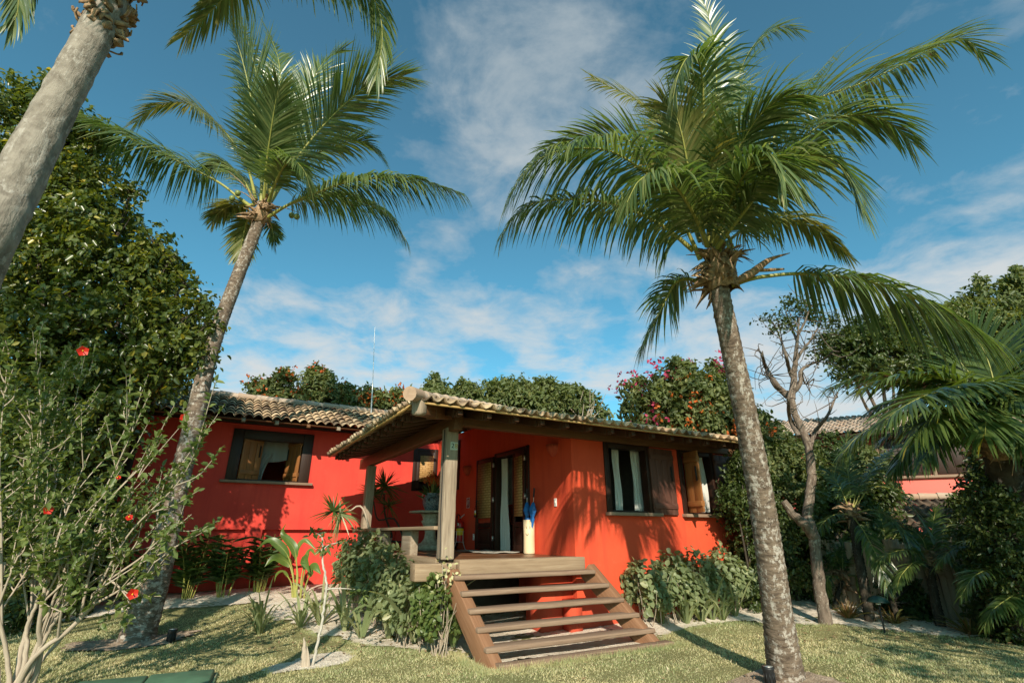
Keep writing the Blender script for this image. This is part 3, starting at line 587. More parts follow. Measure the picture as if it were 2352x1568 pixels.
leafdoor('shutter', (-5.08, 6.52), .42, .5, 2.72, 3.82, 'shutter', lw, planks=3); leafdoor('shutter', (-3.75, 6.53), PI-1.12, .58, 2.72, 3.82, 'shutter', lw, planks=3)
leafdoor('shutter', (-.64, 6.5), -.12, .56, 2.66, 3.68, 'frame', pw, blind=2.76)
leafdoor('shutter', (-.03, 6.0), -PI/2+.06, .9, 2.64, 3.72, 'frame', dw, blind=2.76)
mb = MB(); V = np.array([(-8.8, 6.53, 2.36), (-7.3, 6.53, 2.36), (-7.3, 6.53, 3.3), (-8.8, 6.53, 3.3)]); mb.add(V, [[0, 1, 2, 3]], None, [(0, 0, 0), (1.5, 0, 0), (1.5, .94, 0), (0, .94, 0)]); mb.build('blind', M['bamboo'], fwn)
dr = bpy.data.objects.new('door', None); COL.objects.link(dr); dr.parent = H_; mb = MB()
mb.box((-.035, 1.44, 1.14), (.2, 1.55, 3.2)); mb.box((-.035, 2.84, 1.14), (.2, 2.94, 3.2)); mb.box((-.033, 1.551, 3.1), (.2, 2.839, 3.198)); mb.build('frame', M['frame'], dr, bevel=.006)
leafdoor('door_leaf', (-.045, 2.93), PI/2+.06, .78, 1.16, 3.14, 'frame', dr, blind=1.72)
leafdoor('door_leaf', (-.04, 1.56), PI/2-.07, .55, 1.16, 3.12, 'frame', dr, blind=1.72)
mb = MB()
for z in (1.4, 2.2, 2.95):
    for w in (2.93, 1.545): mb.box((-.075, w-.02, z-.05), (-.037, w+.02, z+.05))
mb.build('hinge', M['metal'], dr)
# ------------------------------------------------------------------ palms
def frond(parent, pts, L=.75, n=95, bare=.16, droop=.55, ang=(62, 22), vee=.25, wd=.034, mat='frond', rach='petiole', rr=.028, seed=0, sidev=None, tipfrac=.35, ragged=.12, up=(0, 0, 1), segs=5, k=5):
    R = np.random.default_rng(seed+5); c = spline(pts, 60); t = np.linspace(0, 1, 60)
    c = local(parent, c); mb = MB()
    ts = bare+(1-bare)*(np.arange(n)+R.random(n)*.6)/n; ts = np.clip(ts, 0, .998)
    def at(x): return np.stack([np.interp(x, t, c[:, i]) for i in range(3)], -1)
    T = nrm(np.gradient(c, axis=0)); Tt = lambda x: nrm(np.stack([np.interp(x, t, T[:, i]) for i in range(3)], -1))
    Bp = at(ts); Tn = Tt(ts); upv = np.asarray(up, float)
    sd = np.cross(Tn, upv); ln = np.linalg.norm(sd, axis=1, keepdims=True)
    ref = np.asarray(sidev if sidev is not None else (1, .2, 0), float); sd = np.where(ln > .25, sd/np.maximum(ln, 1e-6), 0)
    # keep the side vector turning smoothly along the frond
    if np.dot(sd[0], ref) < 0 and ln[0] <= .25: pass
    S_ = []; cur = nrm(sd[0]) if ln[0] > .25 else nrm(ref-Tn[0]*np.dot(ref, Tn[0]))
    for i in range(n):
        w_ = float(np.clip((ln[i, 0]-.15)/.5, 0, 1)); tgt = sd[i] if ln[i, 0] > .25 else cur
        if np.dot(tgt, cur) < 0: tgt = -tgt
        cur = cur*(1-.25*w_)+tgt*.25*w_; cur = nrm(cur-Tn[i]*np.dot(cur, Tn[i])); S_.append(cur)
    S_ = np.array(S_); N_ = np.cross(S_, Tn); N_ *= np.where(N_[:, 2:3] < -.05, -1, 1)
    f = (ts-bare)/(1-bare); prof = (.55+.45*np.sin(PI*np.clip(f*.9+.1, 0, 1)))*(1-tipfrac*1.4*np.clip(f-.45, 0, 1)**1.2)
    a = np.radians(ang[0]+(ang[1]-ang[0])*f**1.2)
    q = np.linspace(0, 1, k)
    for sg in (1, -1):
        ll = L*prof*R.uniform(1-ragged*2, 1+ragged, n); aa = a+R.normal(0, .06, n); vv = vee*(1-.5*f)+R.normal(0, .12, n)
        d = np.cos(aa)[:, None]*Tn+np.sin(aa)[:, None]*(np.cos(vv)[:, None]*S_*sg+np.sin(vv)[:, None]*N_)
        dr_ = droop*R.uniform(.65, 1.4, n)
        g = np.array([0, 0, -1.])
        Pc = Bp[:, None]+ll[:, None, None]*(q[None, :, None]*d[:, None]+dr_[:, None, None]*(q**2.1)[None, :, None]*g)
        # keep leaflet length
        dv = np.diff(Pc, axis=1); le = np.linalg.norm(dv, axis=2, keepdims=True); st_ = ll[:, None, None]/(k-1); Pc = np.concatenate([Pc[:, :1], Pc[:, :1]+np.cumsum(dv/np.maximum(le, 1e-6)*st_, axis=1)], 1)
        tg = nrm(np.gradient(Pc, axis=1)); bl = N_[:, None]*np.ones((1, k, 1)); sdv = nrm(np.cross(tg, bl)+R.normal(0, .18, (n, 1, 3)))
        wq = np.array([.55, 1., .92, .6, .06]) if k == 5 else np.interp(np.linspace(0, 1, k), [0, .25, .6, 1], [.55, 1, .85, .05])
        wv = wd*R.uniform(.75, 1.2, n)[:, None]*wq[None]*np.clip(prof, .5, 1)[:, None]
        mb.ribbons(Pc, sdv, wv, np.clip(R.random(n)*.9+.12*(f > .9), 0, 1))
    o = mb.build('frond', M[mat], parent)
    mb = MB(); mb.tube(c, np.interp(t, [0, .12, .5, 1], [rr*1.5, rr, rr*.6, rr*.12]), 6); mb.build('rachis', M[rach], o, smooth=True)
    return o
def palm_trunk(parent, pts, rad, mat, ring=.075, n=22, seed=1, rj=.035):
    R = np.random.default_rng(seed); p = local(parent, pts); L = np.linalg.norm(np.diff(p, axis=0), axis=1).sum(); m = int(L/ring*3)
    c = spline(p, m); rr = np.interp(np.linspace(0, 1, m), np.linspace(0, 1, len(rad)), rad); ph = (np.arange(m) % 3)
    rr = rr*(1+np.where(ph == 0, rj, np.where(ph == 1, 0, -.012))+R.normal(0, .008, m)); mb = MB()
    nv0 = mb.n; mb.tube(c, rr, n)
    V = mb.v[0]; V += R.normal(0, .0022, V.shape); return mb.build('trunk', M[mat], parent, smooth=True)
def Ya(x, y, hub, dy): return P(x, y, hub[1]+dy)
def fibre(parent, c, axis, r, n, seed, mat='fibre', L=.4):
    R = np.random.default_rng(seed); c = local(parent, np.asarray(c)[None])[0]; mb = MB(); ax = nrm(axis); a = nrm(np.cross(ax, (0, 1, .2))); b = np.cross(ax, a)
    for i in range(n):
        th = R.random()*2*PI; o = np.cos(th)*a+np.sin(th)*b; h = R.uniform(-.5, .6)*L; l = R.uniform(.12, .34); st = c+ax*h+o*r*R.uniform(.75, 1.05); d = nrm(o*R.uniform(.15, .9)+ax*R.uniform(-.2, 1.)+R.normal(0, .25, 3))
        k = 4; q = np.linspace(0, 1, k); pts = st+q[:, None]*d*l-(q**2)[:, None]*np.array((0, 0, .1)); sdv = np.tile(nrm(np.cross(d, o+.01)), (k, 1)); mb.ribbons(pts[None], sdv[None], (np.array([1, .9, .6, .1])*R.uniform(.03, .1))[None])
    prof = [(r*.96, -.5*L), (r*1.15, -.25*L), (r*1.28, 0), (r*1.1, .3*L), (r*.6, .62*L), (.01, .75*L)]
    pm = MB(); pm.lathe(prof, (0, 0, 0), 14); V = pm.v[0]; V += R.normal(0, .012, V.shape); V2 = c+V[:, :1]*a+V[:, 1:2]*b+V[:, 2:]*ax; mb.add(V2, pm.f[0])
    return mb.build('leaf_base_fibre', M[mat], parent, solid=.004)
# palm beside the steps: trunk stands on the lawn, leaning towards the house
hubY = 5.1
g0 = G(1805, 1556); PB = thing('coconut_palm', 'stout coconut palm with a heavy windswept crown, standing on the lawn beside the steps', 'palm tree', g0)
def cB(X, Y, dy): return P(1102.5+.5274*X, .5274*Y, hubY+dy*.8)
tb = [g0-(0, 0, .12), P(1790, 1440, 6.3), P(1757, 1200, 6.), P(1716, 970, 5.6), P(1676, 780, 5.25), P(1652, 655, 5.1), P(1655, 600, 5.1)]
palm_trunk(PB, tb, [.2, .155, .142, .132, .12, .11, .09], 'trunklich', seed=3)
hB = P(1655, 625, hubY); fibre(PB, hB, (0, .05, 1), .14, 110, 4, L=.45)
FB = [ # crown readings: points along each rachis with a depth offset, leaflet length, droop
 ([(960,1130,0),(900,1000,-.15),(800,830,-.35),(680,720,-.55),(560,655,-.7),(430,645,-.8),(300,670,-.9),(200,740,-1.),(130,845,-1.05)], .95, .75, 'frond', 120),
 ([(930,1090,0),(800,985,-.1),(650,910,-.2),(500,870,-.3),(380,868,-.35),(230,885,-.4),(150,945,-.4),(85,1035,-.4)], .62, .8, 'frond', 95),
 ([(980,1060,.1),(900,760,.4),(820,590,.7),(730,470,.9),(640,410,1.1),(560,375,1.2),(485,335,1.25)], .6, .25, 'frondy', 90),
 ([(960,1050,.1),(850,780,.2),(700,640,.3),(560,590,.3),(430,600,.3),(300,640,.3),(240,690,.3)], .75, .3, 'frond', 95),
 ([(1000,1080,0),(985,780,-.35),(975,520,-.7),(968,350,-1.),(945,255,-1.25),(900,255,-1.4),(862,330,-1.5),(840,430,-1.5)], .7, .8, 'frond', 110),
 ([(1010,1060,.1),(1020,600,.35),(1030,330,.55),(1015,170,.6),(985,40,.6),(950,-30,.6)], .62, .2, 'frond', 95),
 ([(1020,1060,.1),(1060,650,.4),(1110,380,.7),(1190,200,.9),(1290,120,1.),(1380,130,1.05)], .68, .35, 'frond', 100),
 ([(1030,1060,0),(1110,880,-.1),(1220,680,-.2),(1340,530,-.3),(1470,430,-.4),(1640,370,-.4),(1800,300,-.4),(1960,215,-.4),(2090,165,-.4),(2195,235,-.4)], .88, .4, 'frond', 125),
 ([(1030,1070,-.1),(1130,930,-.3),(1260,760,-.5),(1400,610,-.7),(1530,520,-.8),(1680,500,-.9),(1800,545,-.9),(1880,620,-.9)], .8, .6, 'frond', 110),
 ([(1030,1080,-.15),(1120,960,-.5),(1250,800,-.8),(1390,690,-1.1),(1500,680,-1.3),(1600,760,-1.45),(1660,900,-1.5)], .8, .75, 'frond', 105),
 ([(1040,1090,.05),(1130,1010,.2),(1250,955,.3),(1380,960,.4),(1500,1020,.5),(1600,1110,.55)], .5, .7, 'frondy', 85),
 ([(1095,1240,0),(1170,1215,-.1),(1260,1200,-.2),(1390,1190,-.3),(1560,1200,-.45),(1750,1240,-.6),(1920,1310,-.75),(2060,1385,-.85),(2240,1480,-1.)], .82, .95, 'frond', 125),
 ([(960,1230,.1),(900,1212,.2),(850,1230,.3),(810,1300,.4),(760,1400,.45),(700,1520,.5)], .6, .4, 'frond', 80),
 ([(1010,1060,-.1),(1060,820,-.5),(1130,640,-.9),(1220,500,-1.2),(1310,430,-1.4),(1370,410,-1.5)], .85, .55, 'frond', 105),
 ([(985,1060,-.1),(940,880,-.4),(905,720,-.7),(880,590,-.9),(850,500,-1.),(800,450,-1.05)], .7, .35, 'frondy', 95),
 ([(990,1070,-.15),(930,930,-.6),(850,810,-1.),(760,760,-1.3),(690,790,-1.5),(640,880,-1.6)], .75, .8, 'frond', 95),
 ([(1020,1070,-.1),(1080,900,-.55),(1150,760,-1.),(1220,690,-1.3),(1290,700,-1.5),(1330,790,-1.6)], .8, .8, 'frond', 95),
 ([(1015,1060,.1),(1090,760,.5),(1180,560,.8),(1290,440,1.),(1420,370,1.2),(1540,240,1.3)], .7, .3, 'frond', 90),
]
for i, (pp, L, dr_, mt, n) in enumerate(FB): frond(PB, [cB(*p) for p in pp], L=L*(1.12 if i in (0, 1, 11) else 1.06), droop=dr_*(1.75 if i in (0, 1, 11, 12) else 1.15), mat=mt, n=int(n*1.05), wd=.032, rr=.022, tipfrac=.25, ang=(76, 34) if i in (0, 1, 11, 12) else (60, 18), seed=i, bare=.26 if i == 11 else .1)
mb = MB()
for i in range(26):
    o = local(PB, (cB(1055, 1060, -.1)+rng.normal(0, .07, 3)*(1, 1, 1.6))[None])[0]; mb.lathe([(0, -.03), (.018, -.015), (.021, .005), (.012, .03), (0, .036)], o, 8)
mb.tube(local(PB, [cB(1040, 1180, -.1), cB(1048, 1090, -.12), cB(1060, 990, -.1)]), [.02, .014, .006], 6); mb.build('flower_stalk', M['petiole'], PB)
mb = MB(); sp_ = local(PB, [cB(1110, 1230, -.1), cB(1180, 1190, -.2), cB(1260, 1130, -.25), cB(1350, 1100, -.3)]); mb.tube(spline(sp_, 12), [.02, .03, .04, .045, .045, .04, .035, .03, .02, .015, .01, .004], 7); mb.build('dry_spathe', M['fibre'], PB, smooth=True)
mb = MB(); mb.tube(spline(local(PB, [cB(1100, 1235, -.05), cB(1180, 1180, -.15), cB(1250, 1175, -.2), cB(1325, 1170, -.25)]), 10), [.02, .03, .03, .028, .026, .024, .02, .02, .016, .01], 7); mb.build('dry_spathe', M['fibre'], PB, smooth=True)
# palm in front of the other wing
hYA = 8.6; g1 = G(312, 1470); PAo = thing('coconut_palm', 'slender leaning coconut palm, tallest in the garden, in front of the shaded wing', 'palm tree', g1)
def cA(X, Y, dy): return P(229.7+.3984*X, .3984*Y, hYA+dy)
ta = [g1-(0, 0, .15), P(322, 1440, 8.6), P(356, 1330, 8.6), P(398, 1160, 8.6), P(437, 1000, 8.6), P(486, 800, 8.6), P(540, 650, 8.6), P(590, 520, 8.6), P(603, 470, 8.6)]
palm_trunk(PAo, ta, [.25, .205, .165, .15, .142, .13, .12, .115, .1], 'trunklich', seed=6, ring=.085, rj=.02)
fibre(PAo, P(601, 490, hYA), (.15, 0, 1), .13, 70, 8, L=.5)
FA = [
 ([(870,1190,0),(790,1130,0),(700,1060,-.1),(590,1000,-.15),(480,945,-.2),(350,880,-.3),(200,810,-.35),(60,740,-.4),(-80,690,-.4),(-200,650,-.4)], .95, .55, 'frond', 125),
 ([(900,1150,.1),(850,960,.3),(780,840,.5),(700,740,.6),(600,650,.7),(500,595,.8),(400,590,.8),(300,625,.8),(205,705,.8)], .7, .35, 'frondy', 105),
 ([(930,1160,0),(930,1000,-.1),(905,780,-.3),(870,560,-.5),(825,360,-.7),(775,200,-.8),(715,70,-.9)], 1.1, .12, 'frond', 135),
 ([(955,1150,.1),(955,900,.2),(930,600,.4),(890,380,.5),(835,180,.6),(790,40,.6)], .8, .15, 'frond', 110),
 ([(965,1150,.2),(1000,850,.5),(1040,550,.8),(1030,350,.9),(985,220,1.),(945,140,1.)], .62, .12, 'frond', 100),
 ([(975,1150,.15),(1040,930,.4),(1110,720,.6),(1180,540,.8),(1260,400,.9),(1330,320,1.),(1400,285,1.)], .75, .15, 'frond', 115),
 ([(985,1150,0),(1050,1030,-.1),(1150,890,-.2),(1280,730,-.3),(1420,590,-.4),(1560,480,-.5),(1650,455,-.5),(1745,440,-.5)], 1., .2, 'frond', 130),
 ([(985,1160,.1),(1090,1010,.3),(1220,900,.5),(1360,840,.6),(1480,810,.7),(1570,840,.7),(1650,930,.7)], .62, .35, 'frond', 100),
 ([(970,1250,0),(1040,1205,-.1),(1150,1145,-.2),(1270,1100,-.3),(1400,1055,-.4),(1540,1030,-.5),(1680,1022,-.6),(1820,1030,-.6),(1950,1065,-.7),(2080,1110,-.7)], .75, .85, 'frond', 125),
 ([(980,1240,.2),(1110,1170,.4),(1260,1130,.6),(1420,1140,.8),(1560,1180,.9),(1680,1260,1.),(1770,1390,1.)], .7, .6, 'frond', 105),
 ([(890,1170,.1),(840,1060,.3),(780,980,.5),(710,930,.6),(650,950,.7),(610,1010,.75)], .6, .6, 'frond', 90),
 ([(890,1230,.2),(850,1270,.5),(830,1340,.7),(815,1420,.8),(805,1490,.8)], .42, .3, 'frondy', 60),
 ([(960,1240,.2),(985,1290,.5),(1000,1350,.6),(1010,1425,.6)], .28, .3, 'frond', 40),
 ([(890,1180,.1),(800,1180,.2),(740,1190,.3),(680,1230,.4),(650,1280,.4)], .4, .6, 'frondy', 55),
 ([(975,1160,-.1),(1010,1060,-.4),(1060,960,-.7),(1120,930,-.9),(1180,990,-1.),(1210,1080,-1.)], .55, .7, 'frond', 80),
 ([(945,1150,-.1),(960,950,-.5),(985,760,-.9),(1010,600,-1.2),(1030,500,-1.4)], .7, .3, 'frond', 95),
]
for i, (pp, L, dr_, mt, n) in enumerate(FA): frond(PAo, [cA(*p) for p in pp], L=L*1.36, droop=dr_*(1.5 if i in (0, 8, 9) else 1), mat=mt, n=int(n*1.3), tipfrac=.2, ang=(60, 17), seed=40+i, bare=.2 if i in (0, 8) else .15, wd=.038)
for X_, Y_, d_ in ((795, 1112, -.15), (762, 1142, -.1), (1135, 1247, -.1), (1105, 1240, .1)):
    mb = MB(); mb.lathe([(0, -.1), (.05, -.085), (.085, -.03), (.088, .02), (.065, .07), (.02, .1), (0, .102)], (0, 0, 0), 14); o = mb.build('coconut', M['coconut'], PAo, smooth=True); o.location = local(PAo, cA(X_, Y_, d_)[None])[0]; o.scale = (.66, .66, .66)
mb = MB()
for e in ((770, 1090), (1160, 1230), (740, 985)): mb.tube(spline(local(PAo, [cA(920, 1190, -.05), cA((920+e[0])/2, (1190+e[1])/2-20, -.12), cA(*e, -.12)]), 8), [.018, .016, .014, .012, .01, .008, .006, .004], 5)
mb.build('flower_stalk', M['fibre'], PAo)
# near palm whose crown is above the picture
b0 = np.array([-2.75, 1.75, 0.]); PCo = thing('coconut_palm', 'near smooth grey palm trunk crossing the corner of the view, crown out of sight above', 'palm tree', b0)
tc_ = [b0-(0, 0, .1), PA(-330, 1250, 2.3), PA(-62, 620, 2.35), PA(34, 430, 2.5), PA(106, 290, 2.65), PA(180, 150, 2.8), PA(238, 40, 2.95), PA(288, -70, 3.1), PA(325, -160, 3.25)]
palm_trunk(PCo, tc_, [.18, .165, .142, .128, .113, .1, .085, .082, .075], 'trunkgrey', seed=9, ring=.16, n=30, rj=.012)
R9 = np.random.default_rng(3); mb = MB(); cc = local(PCo, np.array([PA(222, 95, 2.9), PA(325, -160, 3.25)])); ax = nrm(cc[1]-cc[0]); a_ = nrm(np.cross(ax, (0, 1, 0))); b_ = np.cross(ax, a_)
for i in range(300):
    th = R9.random()*2*PI; o = np.cos(th)*a_+np.sin(th)*b_; st_ = cc[0]+(cc[1]-cc[0])*R9.random()+o*.078; d = nrm(o*R9.uniform(.05, .3)+ax*R9.uniform(-.2, .8)+.9*np.cross(ax, o)*R9.uniform(-1, 1)); l = R9.uniform(.04, .1)
    q = np.linspace(0, 1, 4); pts = st_+q[:, None]*d*l+o*(.022*np.sin(q*PI))[:, None]; mb.ribbons(pts[None], np.tile(nrm(np.cross(d, o)), (4, 1))[None], (np.array([1, .9, .7, .3])*R9.uniform(.025, .06))[None])
mb.build('leaf_base_fibre', M['fibre'], PCo, solid=.008)
hC = PA(335, -190, 3.3)
for i, (pp, L, dr_) in enumerate([
 ([hC, PA(420, -220, 3.6), PA(560, -190, 3.9), PA(700, -130, 4.2), PA(810, -70, 4.4), PA(865, 10, 4.5), PA(878, 90, 4.5), PA(862, 185, 4.5)], .42, .9),
 ([hC, PA(400, -230, 3.9), PA(490, -190, 4.3), PA(545, -110, 4.5), PA(530, -30, 4.6), PA(480, 30, 4.6), PA(420, 85, 4.6)], .4, .6),
 ([hC, PA(420, -200, 4.), PA(580, -140, 4.5), PA(720, -70, 4.7), PA(800, -20, 4.8)], .42, .9),
 ([hC, PA(250, -250, 3.2), PA(130, -220, 3.3), PA(60, -130, 3.4), PA(45, -40, 3.4), PA(40, 30, 3.4), PA(22, 60, 3.4)], .3, .8),
 ([hC, PA(300, -330, 2.9), PA(240, -420, 2.6), PA(140, -480, 2.4)], .5, .6),
 ([hC, PA(380, -330, 3.), PA(460, -420, 2.8), PA(580, -460, 2.6)], .5, .6)]): frond(PCo, pp, L=L*1.3, droop=dr_, mat='frondy' if i == 1 else 'frond', n=120, seed=80+i, wd=.026, bare=.1, rr=.015)
# ------------------------------------------------------------------ broad-leaved trees and shrubs
def crown_mb(blobs, ncl, per, ls, seed, drop=.25, tw=.3, inner=.35, upb=.8, wr=.5, curl=.25, flat=1.):
    R = np.random.default_rng(seed); B = np.array([(*P(x, y, Y), r*K/F*Y) for x, y, r, Y in blobs]); ex = np.repeat(B, 4, 0); ed = nrm(R.normal(0, 1, (len(ex), 3))+(0, 0, .35)); ex[:, :3] += ed*(ex[:, 3]*R.uniform(.9, 1.12, len(ex)))[:, None]; ex[:, 3] *= R.uniform(.16, .34, len(ex)); nb0 = len(B); B = np.vstack([B, ex]); wts = B[:, 3]**1.7; wts /= wts.sum()
    bi = R.choice(len(B), ncl, p=wts); d = nrm(R.normal(0, 1, (ncl, 3))); rho = inner+(1.06-inner)*R.random(ncl)**.6
    # clumpy surface: clusters bunch round a few directions of each blob
    k = R.random(ncl) < .72; cd = nrm(R.normal(0, 1, (len(B), 20, 3))); pick = cd[bi, R.integers(0, 20, ncl)]; d = np.where(k[:, None], nrm(pick+R.normal(0, .17, (ncl, 3))), d); rho = np.where(k, rho*1.06, rho)
    c = B[bi, :3]+d*(rho*B[bi, 3])[:, None]*np.array([1, 1, flat]); o = nrm(d*.8+R.normal(0, .5, (ncl, 3))+np.array([0, 0, .15]))
    j = (np.arange(per)+.5)/per; pos = c[:, None]+o[:, None]*(j[None, :, None]-.4)*tw-(j**2)[None, :, None]*np.array([0, 0, drop*tw])+R.normal(0, ls*.35, (ncl, per, 3))
    pr = nrm(np.cross(o, R.normal(0, 1, (ncl, 3)))); sg = np.where(np.arange(per) % 2, 1, -1)[None, :, None]
    ld = nrm(o[:, None]*.45+pr[:, None]*sg*.85+R.normal(0, .4, (ncl, per, 3))-np.array([0, 0, drop])); nv = nrm(R.normal(0, .5, (ncl, per, 3))+np.array([0, 0, upb*.6])+d[:, None]*.6)
    mb = MB(); n = ncl*per; tone = np.clip(np.repeat(R.normal(.42, .16, ncl), per)+R.normal(0, .14, n)+(R.random(n) > .985)*.6, 0, 1)
    ll = ls*R.uniform(.45, 1.3, n); mb.leaves(pos.reshape(-1, 3), ld.reshape(-1, 3), nv.reshape(-1, 3), ll, ll*wr*R.uniform(.8, 1.2, n), .3, curl, tone); return mb, B, c, o
def tree(name, label, cat, base, blobs, ncl, per, ls, mat, seed, trunk=None, tr=.1, bark='darkbark', flowers=None, group=None, **kw):
    t = thing(name, label, cat, base, 0, group); mb, B, c, o = crown_mb(blobs, ncl, per, ls, seed, **kw); off = -np.asarray(base, float)
    for v in mb.v: v += off
    mb.build('crown', M[mat], t)
    R = np.random.default_rng(seed+99); br = MB(); base = np.asarray(base, float); fork = trunk[-1] if trunk is not None else base+(0, 0, max(.3, (B[:, 2].min()-base[2])*.8))
    tp_ = [base-(0, 0, .1)]+(list(trunk) if trunk is not None else [fork]); m = 12; br.tube(spline(tp_, m)+off+R.normal(0, tr*.08, (m, 3)), np.linspace(tr, tr*.6, m), 9); br.build('trunk', M[bark], t, smooth=True)
    br = MB()
    for b in B[:len(blobs)]:
        mid = (fork+b[:3])/2+R.normal(0, b[3]*.2, 3); br.tube(spline([fork+off, mid+off, b[:3]+off], 8), np.linspace(tr*.5, tr*.14, 8), 6)
        for q in range(9):
            e = b[:3]+nrm(R.normal(0, 1, 3))*b[3]*R.uniform(.6, 1.); md = (b[:3]+e)/2+R.normal(0, b[3]*.12, 3); br.tube(spline([b[:3]+off, md+off, e+off], 6), np.linspace(tr*.13, .006, 6), 4, cap=False)
    br.build('branches', M[bark], t, smooth=True)
    if flowers:
        for fm, fn, fr, fs in flowers:
            k = R.choice(len(c), fn) if fr is None else np.array([int(np.argmin(np.linalg.norm(c-P(*f), axis=1))) for f in fr for _ in range(max(1, fn//len(fr)))])
            cc_ = c[k]+R.normal(0, .12 if fr is None else .28, (len(k), 3)); cc_ += nrm(CAM-cc_)*.12; n_ = 5
            pos = (cc_[:, None]+R.normal(0, fs*.5, (len(k), n_, 3))).reshape(-1, 3); f_ = MB(); f_.leaves(pos+off, R.normal(0, 1, pos.shape), R.normal(0, 1, pos.shape)+(0, 0, .6), fs, fs*.7); f_.build('blossoms', M[fm], t)
    return t
tree('broadleaf_tree', 'tall glossy broadleaf tree rising behind the near palm and hiding the end of the house', 'tree', G(90, 1400),
 [(40, 300, 140, 8.6), (150, 330, 120, 8.7), (60, 480, 190, 8.8), (200, 470, 110, 8.7), (230, 590, 150, 8.8), (80, 680, 220, 9.), (330, 650, 90, 8.9), (250, 740, 170, 8.9), (400, 740, 75, 8.8), (120, 880, 210, 9.), (320, 800, 110, 8.7), (395, 835, 55, 8.6), (200, 920, 110, 8.6), (40, 1060, 170, 9.2), (130, 1040, 90, 9.1), (-60, 600, 200, 8.8), (300, 440, 30, 8.6), (355, 560, 34, 8.6), (425, 650, 26, 8.6), (460, 700, 26, 8.5), (478, 745, 20, 8.4), (215, 330, 34, 8.6), (110, 185, 26, 8.6), (460, 820, 26, 8.5), (395, 590, 20, 8.6), (430, 790, 40, 8.5)], 7600, 11, .118, 'tree', 21, [P(95, 1250, 9.2), P(105, 1080, 9.1)], .16, tw=.42, drop=.45, wr=.55)
tree('broadleaf_tree', 'dense shaded broadleaf bush at the foot of the tall glossy tree, beside the wing wall', 'tree', G(110, 1420), [(40, 1220, 150, 9.6), (110, 1180, 90, 9.6), (40, 1350, 110, 9.4), (110, 1300, 70, 9.9)], 1300, 10, .11, 'shrub', 23, tr=.07, drop=.3)
sh = 'flowering_tree'
gA = 'orange flowering trees behind the wing roof'
tree(sh, 'orange flowered tree behind the tiled wing roof, nearest the leaning palm', 'tree', (-9.2, 19, .3), [(600, 905, 34, 18), (650, 890, 40, 18.4), (690, 930, 42, 18), (620, 945, 40, 18.), (655, 860, 14, 18)], 900, 9, .16, 'mid', 31, tr=.1, flowers=[('orange', 140, None, .11)], group=gA)
tree(sh, 'pointed orange flecked tree, tallest behind the tiled wing roof', 'tree', (-7.3, 19.5, .3), [(732, 870, 26, 18.5), (728, 905, 42, 18.5), (760, 930, 48, 18.5), (730, 850, 12, 18.5), (790, 905, 26, 18.6)], 900, 9, .16, 'mid', 32, tr=.1, flowers=[('orange', 60, None, .1)], group=gA)
tree(sh, 'low orange flowered tree behind the antenna mast', 'tree', (-4.6, 19, .3), [(830, 940, 38, 18), (870, 915, 26, 18), (880, 945, 40, 18), (915, 925, 30, 18), (925, 950, 36, 18.2), (850, 900, 12, 18)], 900, 9, .15, 'mid', 33, tr=.1, flowers=[('orange', 130, None, .11)], group=gA)
tree('rounded_tree', 'broad dome shaped green tree behind the porch roof', 'tree', (-.5, 23, .3), [(1000, 910, 40, 21), (1060, 935, 50, 21), (1130, 920, 48, 22), (1200, 905, 45, 22), (1250, 900, 36, 22), (1260, 940, 60, 22), (1310, 925, 42, 22), (1350, 945, 40, 22), (1170, 950, 60, 22), (970, 935, 40, 20.5)], 3600, 10, .2, 'mid', 34, tr=.18, drop=.5)
mb = MB(); dt = thing('dead_tree', 'leafless pale twiggy treetop at the edge of the dome shaped tree', 'tree', (3.2, 21.5, .3)); R = np.random.default_rng(12); off = -np.array((3.2, 21.5, .3))
for i in range(46):
    a = P(1340, 985, 21.5); e = P(R.uniform(1270, 1395), R.uniform(890, 985), R.uniform(21, 22)); mb.tube(spline([a+off, (a+e)/2+R.normal(0, .2, 3)+off, e+off], 7), np.linspace(.035, .008, 7), 4, cap=False)
mb.tube([(0, 0, 0), a+off], [.09, .05], 7); mb.build('branches', M['twig'], dt)
tree('bougainvillea_tree', 'bougainvillea tree with orange and magenta blossom rising over the eaves', 'tree', (5.5, 13.2, .3),
 [(1500, 940, 62, 13), (1560, 890, 60, 13.2), (1610, 930, 75, 13.), (1660, 960, 70, 12.8), (1540, 970, 60, 13), (1700, 985, 60, 12.7), (1750, 1010, 55, 12.6), (1570, 850, 30, 13.2), (1640, 880, 40, 13), (1780, 1070, 60, 12.6), (1470, 880, 18, 13), (1440, 885, 10, 13)], 3000, 10, .13, 'mid', 36, tr=.1,
 flowers=[('orange', 90, [(1640, 945, 12.6), (1610, 960, 12.6), (1560, 905, 12.8), (1660, 990, 12.4), (1690, 1000, 12.3), (1740, 1000, 12.2), (1600, 985, 12.5), (1625, 935, 12.6), (1500, 965, 12.7)], .09), ('pinkfl', 64, [(1490, 870, 12.8), (1515, 855, 12.8), (1440, 885, 12.9), (1470, 950, 12.7), (1655, 855, 12.8), (1650, 845, 12.8), (1545, 835, 13), (1455, 925, 12.9)], .09)], drop=.4)
gB = 'tall trees behind the second house'
tree('garden_tree', 'tall open crowned tree at the edge, highest behind the second house', 'tree', (17.5, 17, .3), [(2290, 700, 70, 17), (2350, 680, 60, 17), (2250, 760, 75, 17), (2340, 800, 90, 17), (2200, 730, 40, 17), (2400, 700, 80, 17), (2150, 720, 26, 17)], 3000, 9, .17, 'mid', 41, tr=.15, bark='bark', group=gB)
